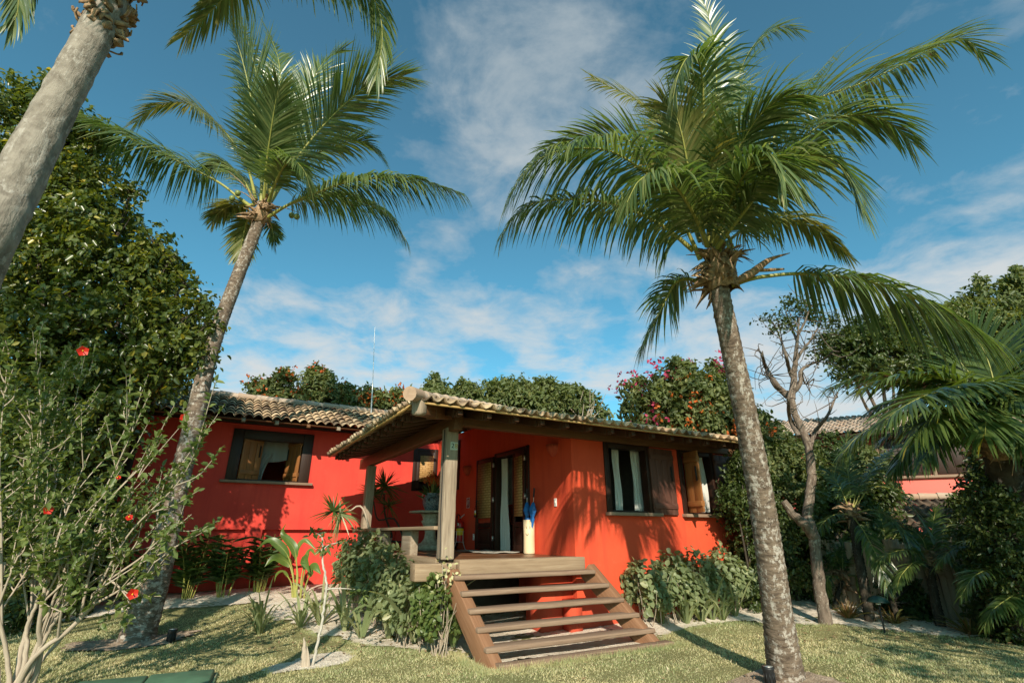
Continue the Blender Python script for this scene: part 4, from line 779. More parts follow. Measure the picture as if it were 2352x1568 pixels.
tree('garden_tree', 'wide leafy tree showing below the long drooping palm frond', 'tree', (12.8, 17, .3), [(1960, 830, 55, 16), (2040, 820, 60, 16), (2100, 800, 70, 16.3), (2180, 820, 70, 16.5), (1990, 770, 50, 16.2), (2080, 740, 50, 16.5), (1930, 790, 35, 16), (2160, 880, 60, 16)], 2600, 9, .15, 'shrub', 42, tr=.15, bark='bark', group=gB)
tree('garden_tree', 'slim shadowed tree beside the dark palm trunk at the edge', 'tree', G(2330, 1440)+np.array([.9, .8, 0]), [(2270, 1160, 45, 8.), (2320, 1230, 60, 7.8), (2240, 1250, 40, 8.6), (2340, 1130, 60, 7.9), (2360, 1330, 60, 7.8), (2300, 1320, 40, 8.), (2350, 1040, 40, 7.7)], 1300, 9, .07, 'shrub', 43, tr=.07, bark='bark', drop=.4)
gC = 'dark shrubs along the garden edge'
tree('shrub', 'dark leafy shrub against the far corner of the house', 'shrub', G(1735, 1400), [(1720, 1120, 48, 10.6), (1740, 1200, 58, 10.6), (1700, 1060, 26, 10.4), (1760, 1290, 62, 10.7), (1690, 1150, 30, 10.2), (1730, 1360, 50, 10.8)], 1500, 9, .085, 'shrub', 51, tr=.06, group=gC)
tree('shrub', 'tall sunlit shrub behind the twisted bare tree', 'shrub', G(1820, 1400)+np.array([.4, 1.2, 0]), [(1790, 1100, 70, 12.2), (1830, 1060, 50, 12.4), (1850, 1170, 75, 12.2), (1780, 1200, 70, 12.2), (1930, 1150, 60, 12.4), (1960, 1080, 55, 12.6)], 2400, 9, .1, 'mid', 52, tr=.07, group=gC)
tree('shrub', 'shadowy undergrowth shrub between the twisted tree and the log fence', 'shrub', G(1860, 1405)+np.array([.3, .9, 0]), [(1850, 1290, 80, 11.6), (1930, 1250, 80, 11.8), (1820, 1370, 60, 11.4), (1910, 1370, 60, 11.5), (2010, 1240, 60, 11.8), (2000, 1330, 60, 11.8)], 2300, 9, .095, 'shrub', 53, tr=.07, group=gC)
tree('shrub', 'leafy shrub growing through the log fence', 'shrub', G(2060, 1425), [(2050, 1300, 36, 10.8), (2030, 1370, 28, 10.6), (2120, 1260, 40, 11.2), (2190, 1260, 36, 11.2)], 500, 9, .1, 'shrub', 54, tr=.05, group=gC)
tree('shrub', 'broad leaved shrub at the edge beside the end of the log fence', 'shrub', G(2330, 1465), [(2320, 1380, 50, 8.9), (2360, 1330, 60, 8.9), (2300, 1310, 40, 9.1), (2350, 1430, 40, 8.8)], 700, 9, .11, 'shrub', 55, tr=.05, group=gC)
# twisted, nearly bare tree
def limb(mb, pts, r0, r1, off, n=9, m=None, seed=0):
    R = np.random.default_rng(seed); m = m or len(pts)*5; c = spline(np.asarray(pts)+off, m); mb.tube(c+R.normal(0, r0*.06, c.shape), np.linspace(r0, r1, m)*(1+R.normal(0, .05, m)), n); return c
bt = G(1898, 1432); tw = thing('bare_tree', 'twisted pale trunked tree with a sparse leafy top, beside the palm trunk', 'tree', bt); off = -bt; q = lambda x, y, d=0.: P(x, y, bt[1]+d)
mb = MB(); limb(mb, [bt-(0, 0, .1), q(1888, 1380), q(1878, 1318), q(1872, 1250), q(1866, 1215), q(1854, 1186), q(1858, 1150), q(1865, 1090)], .105, .08, off, 10, 34, 1); limb(mb, [q(1872, 1235), q(1850, 1205, -.1), q(1822, 1180, -.2), q(1800, 1150, -.2)], .1, .06, off, 9, 14, 4)
limb(mb, [q(1865, 1090), q(1858, 1030), q(1844, 990), q(1826, 950), q(1818, 915)], .08, .06, off, 10, 30, 2); mb.build('trunk', M['bark'], tw, smooth=True)
lb = MB(); R = np.random.default_rng(77); tips = []
for i, (pp, r0) in enumerate([([(1818, 915), (1795, 895), (1777, 875), (1760, 845), (1750, 815), (1742, 800)], .07), ([(1818, 915), (1824, 870), (1826, 830), (1832, 775), (1836, 730)], .075), ([(1820, 905), (1838, 880), (1840, 850), (1870, 832), (1895, 822), (1915, 805)], .045), ([(1822, 870), (1812, 845), (1805, 815), (1790, 770), (1775, 740)], .04), ([(1826, 830), (1845, 800), (1862, 780), (1885, 740)], .035), ([(1830, 780), (1815, 745), (1805, 715)], .03), ([(1832, 770), (1850, 735), (1862, 700)], .028), ([(1858, 1030), (1875, 985), (1900, 955), (1925, 900)], .055), ([(1777, 875), (1765, 862), (1752, 860)], .02), ([(1840, 850), (1850, 880), (1870, 868)], .025), ([(1835, 1000), (1815, 960), (1812, 910), (1830, 860)], .05)]):
    c = limb(lb, [q(x, y, R.normal(0, .2) if k else 0) for k, (x, y) in enumerate(pp)], r0, .012, off, 7, seed=i)
    for z in range(10):
        a = c[R.integers(len(c)//3, len(c))]; e = a+R.normal(0, .32, 3)+np.array([0, 0, .12]); lb.tube(spline([a, (a+e)/2+R.normal(0, .08, 3), e], 5), np.linspace(.011, .003, 5), 4, cap=False)
lb.build('branches', M['bark'], tw, smooth=True)
mb, _, _, _ = crown_mb([(1790, 745, 26, bt[1]), (1850, 715, 30, bt[1]), (1905, 760, 34, bt[1]), (1880, 805, 18, bt[1]), (1755, 735, 12, bt[1]), (1825, 690, 20, bt[1])], 210, 8, .075, 61, drop=.2, inner=.2)
for v in mb.v: v += off
mb.build('crown', M['shrub'], tw)

def tree3(name, label, base, blobs, ncl, per, ls, mat, seed, tr=.14):
    t = thing(name, label, 'tree', base); R = np.random.default_rng(seed); B = np.array(blobs, float); bi = R.choice(len(B), ncl, p=B[:, 3]**2/np.sum(B[:, 3]**2)); d = nrm(R.normal(0, 1, (ncl, 3))); c = B[bi, :3]+d*(B[bi, 3]*R.uniform(.3, 1.05, ncl)**.7)[:, None]; n = ncl*per
    pos = np.repeat(c, per, 0)+R.normal(0, .13, (n, 3)); mb = MB(); ll = ls*R.uniform(.6, 1.2, n); mb.leaves(pos-np.asarray(base, float), R.normal(0, 1, (n, 3))-(0, 0, .3), R.normal(0, .5, (n, 3))+(0, 0, .8), ll, ll*.55, .3, .25, np.clip(R.normal(.45, .2, n), 0, 1)); mb.build('crown', M[mat], t)
    br = MB(); f = B[:, :3].mean(0)-np.asarray(base, float); f = f*np.array([.6, .6, .62]); br.tube(spline([(0, 0, -.1), f*.5+(.06, 0, 0), f], 14), np.linspace(tr*1.2, tr*.7, 14), 9)
    for b in B: e = b[:3]-np.asarray(base, float); br.tube(spline([f, (f+e)/2+R.normal(0, .1, 3), e], 8), np.linspace(tr*.5, .02, 8), 6)
    br.build('trunk', M['darkbark'], t, smooth=True)
shb = []
for u, z, r in ((-11, 1.5, 1.4), (-10, 3., 1.2), (-9.6, .9, 1.2), (-8.6, 2.3, 1.2), (-8.2, .7, 1.1), (-7.2, 1.8, 1.1), (-7.0, 3.1, .8), (-6.9, .4, .9), (-6.1, 2.5, .8), (-6., 1.2, .9), (-5.3, .4, .8), (-5.4, 1.7, .6), (-4.4, .5, .6), (-4.7, 1.3, .4), (-3.8, .2, .5), (-6.4, .2, .6)):
    p = hw(u, 6.5, z); p = p-LD*((p[1]+2.2+(u % 1.3))/LD[1]); shb.append((*p, r))
tree3('shade_tree', 'broad shade tree behind the viewpoint whose dappled shade falls on the wing wall', (-7.4, -4.4, 0), shb, 700, 9, .15, 'tree', 95)
tree3('shade_tree', 'shade tree past the lawn edge whose shadow streaks the grass by the lamp', (9.4, .2, 0), [(6.2, 1.1, 3.5, .8), (7.6, 1.4, 3.9, 1.), (8.9, .8, 3.7, 1.), (7.1, .3, 3.6, .7), (9.9, 1.6, 4.3, 1.1), (5.2, .3, 3.4, .5), (6.3, 1.3, 5., 1.), (8., 1.6, 5.4, 1.2), (9.6, 1.4, 5.6, 1.2), (7.2, .8, 4.6, .8), (11, 1.8, 5.8, 1.2)], 470, 9, .16, 'tree', 96, .1)
gD = 'undergrowth filling the shady corner'
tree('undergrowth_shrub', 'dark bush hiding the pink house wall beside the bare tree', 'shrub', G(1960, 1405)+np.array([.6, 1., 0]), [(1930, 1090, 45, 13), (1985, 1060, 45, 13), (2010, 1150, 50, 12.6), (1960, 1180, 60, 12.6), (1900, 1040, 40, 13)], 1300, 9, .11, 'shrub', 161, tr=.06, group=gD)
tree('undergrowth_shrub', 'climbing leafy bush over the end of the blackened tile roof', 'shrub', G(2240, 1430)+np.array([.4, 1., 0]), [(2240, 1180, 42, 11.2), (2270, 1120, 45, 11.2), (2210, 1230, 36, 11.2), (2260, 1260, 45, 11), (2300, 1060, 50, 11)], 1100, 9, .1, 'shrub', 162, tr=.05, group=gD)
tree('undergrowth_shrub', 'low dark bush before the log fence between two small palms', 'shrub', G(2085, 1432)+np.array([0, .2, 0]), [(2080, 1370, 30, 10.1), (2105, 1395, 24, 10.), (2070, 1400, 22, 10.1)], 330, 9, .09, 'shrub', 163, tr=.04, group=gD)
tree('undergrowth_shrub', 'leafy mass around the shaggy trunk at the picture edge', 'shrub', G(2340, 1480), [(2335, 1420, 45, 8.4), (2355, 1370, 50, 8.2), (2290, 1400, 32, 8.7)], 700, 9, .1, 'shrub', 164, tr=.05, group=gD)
# ------------------------------------------------------------------ hibiscus bush
hb = G(26, 1606); HB = thing('hibiscus_bush', 'sprawling hibiscus bush with pale bare stems and a few red flowers', 'bush', hb); off = -hb; R = np.random.default_rng(5)
stem = MB(); lv = MB(); LC = []; LDr = []
ends = [(-60, 820), (20, 800), (75, 760), (150, 800), (195, 815), (230, 880), (300, 850), (345, 900), (400, 930), (430, 960), (480, 965), (470, 985), (410, 1060), (390, 1110), (440, 1180), (380, 1160), (350, 1080), (300, 980), (250, 950), (120, 880), (60, 900), (0, 930), (-40, 1000), (330, 1330), (305, 1345), (280, 1230), (360, 1210), (420, 1200), (240, 1130), (180, 1020), (90, 1010), (30, 1080), (-30, 1150), (130, 1130), (210, 1200), (310, 1120), (-60, 1250), (60, 1180), (260, 1400), (160, 1250), (-20, 1350), (110, 1300)]
mains = []
for (x, y, dy) in ((-60, 1330, .2), (10, 1290, -.2), (60, 1260, .3), (120, 1300, -.3), (175, 1290, .1), (230, 1360, .3), (150, 1390, -.2), (85, 1380, 0), (250, 1330, -.1)):
    e = P(x, y, hb[1]+dy); b = hb+R.normal(0, .05, 3)*(1, 1, 0); c = spline([b-(0, 0, .05), b+(e-b)*.3+R.normal(0, .03, 3), b+(e-b)*.65+R.normal(0, .045, 3), e], 20); stem.tube(c+off+R.normal(0, .004, c.shape), np.linspace(.026, .014, 20)*R.uniform(.75, 1.2), 7, cap=False); mains.append(c)
for i, (x, y) in enumerate(ends):
    e = P(x, y, hb[1]+R.uniform(-.75, .75)); cand = sorted(mains, key=lambda c: np.linalg.norm(c[-1]-e)+R.uniform(0, .5))[0]; b = cand[R.integers(9, 20)]
    m1 = b+(e-b)*.33+R.normal(0, .06, 3)+np.array([0, 0, .02]); m2 = b+(e-b)*.66+R.normal(0, .08, 3)+np.array([0, 0, .05])
    c = spline([b, m1, m2, e], 24); stem.tube(c+off, np.linspace(.012, .003, 24)*R.uniform(.7, 1.2), 6, cap=False); br = [c[6:]]
    for z in range(11 if x < 200 else 4):
        k = R.integers(4, 21); a = c[k]; l = R.uniform(.15, .6); d = nrm(nrm(c[k]-c[k-3])+R.normal(0, .5, 3)); e2 = a+d*l+np.array([0, 0, .1]); s_ = spline([a, a+d*l*.5+R.normal(0, .035, 3), e2], 9); stem.tube(s_+off, np.linspace(.008, .002, 9), 4, cap=False); br.append(s_[1:])
    for s_ in br:
        L_ = np.linalg.norm(np.diff(s_, axis=0), axis=1).sum(); n = int(L_/(.0165 if x < 200 else .023)); t = np.sort(R.random(n)**.75)*(len(s_)-1); i0 = np.minimum(t.astype(int), len(s_)-2); LC.append(s_[i0]+(s_[i0+1]-s_[i0])*(t-i0)[:, None]); LDr.append(nrm(s_[i0+1]-s_[i0]))
LC = np.concatenate(LC); LDr = np.concatenate(LDr); n = len(LC); dd = nrm(LDr*.5+nrm(R.normal(0, 1, (n, 3)))*.8+np.array([0, 0, .1])); ll = R.uniform(.035, .1, n)
lv.leaves(LC+off, dd, nrm(R.normal(0, .5, (n, 3))+(0, 0, .8)), ll, ll*.52, .25, .25, np.clip(R.normal(.5, .22, n), 0, 1)); lv.build('leaves', M['hib'], HB); stem.build('stems', M['twig'], HB, smooth=True)
def flower(parent, p, s, seed, mat='redfl'):
    Rf = np.random.default_rng(seed); f = MB(); ax = nrm(CAM-p+Rf.normal(0, 1.4, 3)); a = nrm(np.cross(ax, (0, 0, 1))); b = np.cross(ax, a)
    th = np.arange(5)*2*PI/5+Rf.random(); d = np.cos(th)[:, None]*a+np.sin(th)[:, None]*b+.45*ax; f.leaves(np.tile(p, (5, 1)), d, np.tile(ax, (5, 1)), s, s*.95, .15, -.1); q = p+off if parent is HB else p
    f.v = [v+(q-p) for v in f.v]; o = f.build('flower', M[mat], parent); st_ = MB(); st_.tube([q, q+ax*s*.9], [.006, .004], 5); st_.lathe([(0, -.008), (.009, 0), (0, .01)], q+ax*s*.92, 6); st_.build('stamen', M['yellow'], o)
for i, (x, y, s) in enumerate(((190, 806, .07), (110, 1170, .055), (305, 1362, .06), (422, 958, .05), (297, 1188, .04), (272, 1094, .035))): flower(HB, P(x, y, hb[1]-.35), s, i)
# ------------------------------------------------------------------ hedges and bed plants
def hedge(name, label, pts, hgt, wid, n, seed, mat='hedge', ls=.098, extra=None, top=None, group=None, gap=.0):
    Rh = np.random.default_rng(seed); pts = np.asarray(pts, float); base = pts[0].copy(); t = thing(name, label, 'hedge', base, 0, group); c = spline(pts, 80); off = -base
    s = Rh.random(n); k = (s*79).astype(int); T = nrm(np.gradient(c, axis=0))[k]; sd = nrm(np.cross(T, (0, 0, 1))); hmul = np.interp(s, np.linspace(0, 1, len(hgt)), hgt)*(1+.12*np.sin(s*37)+.07*np.sin(s*91+1)); a = Rh.uniform(-.1*PI, 1.1*PI, n); rr = np.where(Rh.random(n) < .7, Rh.uniform(.85, 1.08, n), Rh.uniform(.3, .9, n))
    x = np.cos(a)*wid*rr*(1+.18*np.sin(s*51+a*3)); z = hmul*(.52+.5*np.sin(a)*rr); lo = Rh.random(n) < .45; z = np.where(lo, Rh.uniform(.3, .85, n)*hmul, z); x = np.where(lo, np.sign(x)*wid*Rh.uniform(.75, 1.05, n), x)
    p = c[k]+sd*x[:, None]+ZZ*z[:, None]; p[:, 2] = np.maximum(p[:, 2], gz(p[:, 0], p[:, 1])+.04); out = nrm(sd*x[:, None]/wid+ZZ*(.6*np.sin(a))[:, None]); d = nrm(out*.35+Rh.normal(0, .45, (n, 3))-ZZ*.45)
    L = ls*Rh.uniform(.6, 1.4, n); f = MB(); f.leaves(p+off, d, nrm(out+ZZ*.55+Rh.normal(0, .35, (n, 3))), L, L*.78, .22, .25, np.clip(Rh.normal(.45, .2, n)+(Rh.random(n) > .975)*.5, 0, 1)); f.build('foliage', M[mat], t)
    f = MB()
    for i in range(int(n/45)):
        u = Rh.random(); k0 = int(u*79); b = c[k0]+np.cross(nrm(np.gradient(c, axis=0))[k0], ZZ)*Rh.uniform(-.7, .7)*wid; b[2] = gz(b[0], b[1]); e = b+np.array([Rh.normal(0, .12), Rh.normal(0, .12), np.interp(u, np.linspace(0, 1, len(hgt)), hgt)*Rh.uniform(.6, .95)]); f.tube(spline([b+off, (b+e)/2+Rh.normal(0, .04, 3)+off, e+off], 6), np.linspace(.009, .004, 6), 4, cap=False)
    f.build('stems', M['twig'], t, smooth=True); return t
def gp(u, w): p = hw(u, w); p[2] = gz(p[0], p[1]); return p
hedge('hedge', 'dusky green broad leaved hedge along the porch below the bench', [gp(-2.58, .2), gp(-2.62, 1.2), gp(-2.7, 2.6), gp(-2.78, 4.1)], [.75, .98, 1.2, 1.22, 1.18], .3, 3600, 71)
hedge('hedge', 'bright lime tipped hedge plant hugging the steps', [gp(-2.52, -.5), gp(-2.55, -.2), gp(-2.6, .12)], [.72, .9, .95], .19, 800, 72, 'hib', .075)
hedge('hedge', 'sunlit round leaved hedge between the steps and the palm trunk, under the house windows', [gp(.95, -.32), gp(2.0, -.34), gp(3.1, -.34), gp(4.6, -.34), gp(5.1, -.32)], [.85, .96, .98, .9, .75], .3, 4300, 73)
mb = MB(); R = np.random.default_rng(4); c = hw(-2.5, -.3, .97); cl = thing('flowering_shrub', 'cream white leaf cluster shining out of the hedge beside the step', 'shrub', gp(-2.5, -.3)); o0 = gp(-2.5, -.3)
p = c+R.normal(0, 1, (44, 3))*(.1, .1, .13); mb.leaves(p-o0, R.normal(0, .5, (44, 3))-(0, 0, .3), R.normal(0, .4, (44, 3))+(0, -.6, .5), R.uniform(.04, .075, 44), R.uniform(.03, .055, 44), .2, .2); mb.build('leaves', M['cream'], cl)
mb = MB()
for i in range(5): mb.tube(spline([R.normal(0, .02, 3)*(1, 1, 0), (R.normal(0, .03), 0, .45), c-o0+R.normal(0, .07, 3)], 7), .006, 4)
mb.build('stems', M['twig'], cl)
def strap(name, label, cat, base, n, L, wd, mat, seed, spread=.5, droop=.5, group=None, up=1., k=7, prof=(.55, .9, 1., 1., .85, .55, .05)):
    Rs = np.random.default_rng(seed); t = thing(name, label, cat, base, Rs.uniform(0, 6), group); th = Rs.uniform(0, 2*PI, n); sp_ = spread*Rs.uniform(.15, 1.15, n); d = nrm(np.stack([np.cos(th)*sp_, np.sin(th)*sp_, np.full(n, up)], -1)); l = L*Rs.uniform(.55, 1.15, n); q = np.linspace(0, 1, k)
    Pc = (np.stack([np.cos(th), np.sin(th), 0*th], -1)*.03)[:, None]+l[:, None, None]*(q[None, :, None]*d[:, None]-(droop*Rs.uniform(.3, 1.5, n))[:, None, None]*(q**2.6)[None, :, None]*np.array([-.35*np.cos(0), 0, 1.])*np.array([0, 0, 1]))
    Pc += (l*.3*droop)[:, None, None]*(q**2)[None, :, None]*np.stack([np.cos(th), np.sin(th), 0*th], -1)[:, None]
    sdv = np.tile(np.stack([-np.sin(th), np.cos(th), 0*th], -1)[:, None], (1, k, 1)); sdv = nrm(sdv+Rs.normal(0, .3, (n, 1, 3)))
    f = MB(); f.ribbons(Pc, sdv, wd*Rs.uniform(.7, 1.2, n)[:, None]*np.array(prof)[None]); o = f.build('leaves', M[mat], t); return t
lil = 'strap leaved lilies along the flower beds'
L_ = [((595, 1455), .75, 'grassy lily clump at the start of the bed below the sapling', 16, .035), ((690, 1440), .6, 'lily tuft just behind the white stemmed sapling', 12, .04), ((735, 1435), .7, 'dark lily under the hedge next to the sapling stem', 14, .045), ((792, 1450), .8, 'upright lily at the middle of the hedge foot', 12, .05), ((830, 1465), .6, 'low pale stalked lily leaning over the sand', 10, .055), ((892, 1464), .95, 'tall lily with one very long upright blade before the hedge', 11, .06), ((955, 1478), 1.05, 'largest pale stalked lily in the bed, nearest the steps', 15, .075), ((1040, 1485), .6, 'yellowish lily tuft against the stair stringer', 18, .03),
 ((1520, 1432), .8, 'fan shaped lily at the start of the bed beyond the steps', 14, .035), ((1578, 1431), .75, 'pale stalked lily second along the sunlit hedge', 12, .05), ((1612, 1425), .85, 'broad bladed lily in the middle of the sunlit hedge foot', 13, .06), ((1637, 1422), .7, 'narrow lily squeezed beside the broad bladed one', 9, .04), ((1660, 1424), .65, 'half shaded lily near the far end of the hedge', 13, .035), ((1690, 1415), .7, 'drooping lily in the shade near the palm trunk', 12, .03)]
for i, ((x, y), l, lab, n, w_) in enumerate(L_): strap('lily_plant', lab, 'lily', G(x, y), int(n*1.3), l*(1.4 if i < 8 else 1.45), w_*1.2, 'lily', 100+i, .6, .5, lil)
brg = 'bromeliads along the sandy edge'
for i, (x, y, l, lab) in enumerate(((1950, 1420, .42, 'bronze green bromeliad at the foot of the small palm'), (2055, 1432, .4, 'dull bromeliad behind the mushroom lamp'), (2230, 1458, .5, 'largest yellow and red bromeliad before the log fence'), (2322, 1455, .45, 'shaded bromeliad at the picture edge'))):
    strap('bromeliad', lab, 'plant', G(x, y), 60, l, .03, 'brom', 130+i, 1.3, .35, brg, .9)
# ginger clumps under the wing wall
def ginger(base, hgt, nst, seed, label, group):
    Rg = np.random.default_rng(seed); t = thing('ginger_plant', label, 'plant', base, 0, group); s = MB(); f = MB()
    for i in range(nst):
        a = Rg.uniform(0, 2*PI); r = Rg.uniform(.02, .16); b = np.array([math.cos(a)*r, math.sin(a)*r, 0]); h = hgt*Rg.uniform(.6, 1.1); e = b+np.array([math.cos(a)*h*.4*Rg.random(), math.sin(a)*h*.4*Rg.random(), h]); c = spline([b, (b+e)/2+(0, 0, .08), e], 12); s.tube(c, np.linspace(.011, .004, 12), 5)
        n = 11; tt = np.linspace(.3, 1, n)*11; k = np.minimum(tt.astype(int), 10); T = nrm(c[k+1]-c[k]); az = a+1.2+np.where(np.arange(n) % 2, 0, PI); d = np.stack([np.cos(az), np.sin(az), 0*az+.35], -1)+T*.3; f.leaves(c[k], d, T*.7+np.array([0, 0, .5])+Rg.normal(0, .2, (n, 3)), Rg.uniform(.24, .42, n), Rg.uniform(.055, .09, n), .2, .35)
    f.build('leaves', M['ginger'], t); s.build('stems', M['petiole'], t, smooth=True)
gg = 'ginger plants along the shaded wing wall'
for i, (u, w, h, lab) in enumerate(((-8.1, 5.6, .95, 'dark ginger clump deepest behind the hibiscus'), (-7.2, 5.7, .9, 'dark ginger clump right behind the leaning palm trunk'), (-6.4, 5.7, .85, 'ginger clump just past the leaning palm trunk'), (-5.6, 5.75, 1.05, 'ginger clump below the wing window corner'), (-5.0, 5.65, 1.1, 'tallest ginger clump beside the wall pilaster'), (-4.3, 5.8, 1.0, 'ginger clump next to the big paddle leaves'))): ginger(gp(u, w), h*1.08, 17, 140+i, lab, gg)
# paddle-leaved heliconia
def paddle(label, base, specs, seed):
    Rp = np.random.default_rng(seed); t = thing('heliconia', label, 'plant', base); s = MB()
    for (pp, wmax) in specs:
        c = spline(np.array([P(x, y, base[1]+d) for x, y, d in pp])-base, 30); n0 = 14; s.tube(c[:n0+2], np.linspace(.02, .012, n0+2), 6); L = c[n0:]; m = len(L); q = np.linspace(0, 1, m); wv = wmax*np.sin(PI*np.clip(q*.95+.05, 0, 1)**.75); T = nrm(np.gradient(L, axis=0)); vw = nrm(np.array([-.2, -.75, .65])+Rp.normal(0, .25, 3)); sd = nrm(np.cross(T, vw)); nn = np.cross(sd, T); f = MB()
        V = np.stack([L+sd*wv[:, None]*x+nn*(abs(x)*.25*wv)[:, None] for x in (-1, -.5, 0, .5, 1)], 1); f.grid(V, Rp.random()); f.build('leaf', M['heli'], t, smooth=True)
        f = MB(); f.tube(L-nn*.004, np.linspace(.008, .002, m), 5); f.build('leaf', M['petiole'], t, smooth=True)
    s.build('stems', M['petiole'], t, smooth=True)
paddle('large paddle leaved plant in front of the wing wall niche', G(672, 1372), [([(678, 1370, 0), (682, 1310, 0), (676, 1260, -.05), (650, 1225, -.1), (657, 1200, -.1)], .09), ([(676, 1370, 0), (672, 1310, 0), (655, 1265, -.1), (620, 1240, -.2), (588, 1262, -.3)], .09), ([(680, 1370, 0), (672, 1320, 0), (660, 1290, 0), (630, 1280, -.2), (608, 1300, -.3)], .1), ([(690, 1370, 0), (692, 1330, 0), (698, 1300, .1), (712, 1262, .1), (726, 1276, 0)], .06), ([(680, 1370, 0), (684, 1320, 0), (680, 1270, 0), (700, 1240, .1), (728, 1262, .1)], .06), ([(690, 1372, -.1), (694, 1340, -.1), (700, 1310, -.2), (698, 1283, -.3), (712, 1315, -.4)], .1), ([(698, 1375, -.1), (702, 1345, -.1), (712, 1318, -.2), (722, 1300, -.3), (738, 1318, -.35)], .09), ([(672, 1372, 0), (668, 1335, 0), (650, 1312, -.1), (636, 1318, -.2), (630, 1335, -.2)], .05)], 150)
# dracaenas
def rosette(parent, c, axis, n, L, wd, seed, droop=.3, mat='drac'):
    Rr = np.random.default_rng(seed); d = nrm(Rr.normal(0, 1, (n, 3))+np.asarray(axis)*.75); l = L*Rr.uniform(.7, 1.1, n); q = np.linspace(0, 1, 5); Pc = np.asarray(c)+l[:, None, None]*(q[None, :, None]*d[:, None]-(droop*Rr.uniform(.3, 1.4, n))[:, None, None]*(q**2.2)[None, :, None]*np.array([0, 0, 1.])); sd = nrm(np.cross(d, Rr.normal(0, 1, (n, 3)))); f = MB(); f.ribbons(Pc, np.tile(sd[:, None], (1, 5, 1)), wd*np.array([.8, 1., .8, .5, .04])[None]*np.ones((n, 1))); return f.build('leaf_rosette', M[mat], parent)
db = gp(-2.75, 4.6); dr1 = thing('dracaena', 'spiky dracaena leaning on a pale crooked branch beside the porch post', 'plant', db)
mb = MB(); q = lambda x, y, d=0.: P(x, y, db[1]+d)-db
mb.tube(spline([(0, 0, 0), q(845, 1260), q(842, 1190), q(826, 1160), q(800, 1174), q(775, 1175)], 24), np.linspace(.03, .018, 24), 7); mb.build('stem', M['twig'], dr1, smooth=True)
rosette(dr1, q(766, 1172, -.1), (-.1, 0, .6), 55, .5, .032, 160, .15); rosette(dr1, q(782, 1178, -.15), (.3, 0, -.9), 45, .5, .034, 161, .3, 'lily')
dp = hw(-1.6, 5.7, 1.14); dr2 = thing('dracaena', 'tall dark dracaena standing inside the porch behind the bench', 'plant', dp); mb = MB(); q2 = lambda x, y, d=0.: P(x, y, dp[1]+d)-dp
mb.lathe([(.01, 0), (.13, 0), (.17, .26), (.15, .26), (.14, .22), (.01, .22)], (0, 0, 0), 20); mb.build('pot', M['terra'], dr2, smooth=True)
mb = MB(); mb.tube(spline([(0, 0, .2), q2(900, 1230), q2(884, 1180), q2(882, 1130)], 16), np.linspace(.03, .02, 16), 7); mb.tube(spline([(0.02, 0, .2), q2(925, 1240), q2(905, 1190), q2(868, 1192), q2(858, 1150)], 16), np.linspace(.028, .018, 16), 7); mb.build('stem', M['darkbark'], dr2, smooth=True)
rosette(dr2, q2(884, 1115), (0, 0, .7), 60, .62, .035, 162, .15); rosette(dr2, q2(858, 1135), (-.2, 0, .5), 45, .55, .034, 163, .2); rosette(dr2, q2(892, 1160), (.2, 0, .3), 40, .45, .03, 164, .3)
# sapling and stump
sb = G(716, 1527); sp = thing('sapling', 'thin white stemmed sapling with a few leaves at its tip, in a sandy hollow', 'tree', sb); q = lambda x, y, d=0.: P(x, y, sb[1]+d)-sb; mb = MB()
mb.tube(spline([(0, 0, -.05), q(726, 1490), q(738, 1440), q(747, 1370), q(750, 1340), q(742, 1300), q(740, 1270), q(741, 1240)], 40)+rng.normal(0, .006, (40, 3)), np.linspace(.019, .012, 40), 8); mb.tube(spline([q(750, 1352), q(766, 1350), q(790, 1350), q(815, 1352)], 10), np.linspace(.012, .003, 10), 5); mb.tube(spline([q(742, 1262), q(755, 1250), q(780, 1244)], 8), np.linspace(.01, .003, 8), 5); mb.tube(spline([q(741, 1240), q(738, 1230), q(725, 1222)], 8), np.linspace(.012, .003, 8), 5); mb.build('stem', plain('white_bark', (.52, .47, .4), .85, .15, 0, .55, 16), sp, smooth=True)
mb = MB(); R = np.random.default_rng(8)
for (x, y, n) in ((722, 1222, 14), (742, 1234, 10), (742, 1256, 14), (780, 1243, 12), (760, 1250, 8), (743, 1272, 6), (812, 1352, 8), (835, 1360, 6)):
    mb.leaves(np.tile(q(x, y), (n, 1))+R.normal(0, .03, (n, 3)), R.normal(0, 1, (n, 3)), R.normal(0, .5, (n, 3))+(0, -.3, .6), R.uniform(.05, .12, n), R.uniform(.02, .04, n), .2, .3)
mb.build('leaves', M['hib'], sp)
kb = G(700, 1531); sk = thing('tree_stump', 'splintered dead stump standing beside the white sapling', 'stump', kb); q = lambda x, y: P(x, y, kb[1])-kb; mb = MB(); mb.tube(spline([(0, 0, -.05), q(700, 1505), q(699, 1480), q(698, 1462)], 16)+rng.normal(0, .004, (16, 3)), [.05, .047, .045, .045, .042, .04, .038, .036, .034, .03, .026, .022, .018, .014, .008, .002], 8); mb.tube(spline([(.04, 0, 0), q(708, 1505), q(705, 1482)], 8), np.linspace(.03, .004, 8), 6); mb.build('stump', M['twig'], sk, smooth=True)
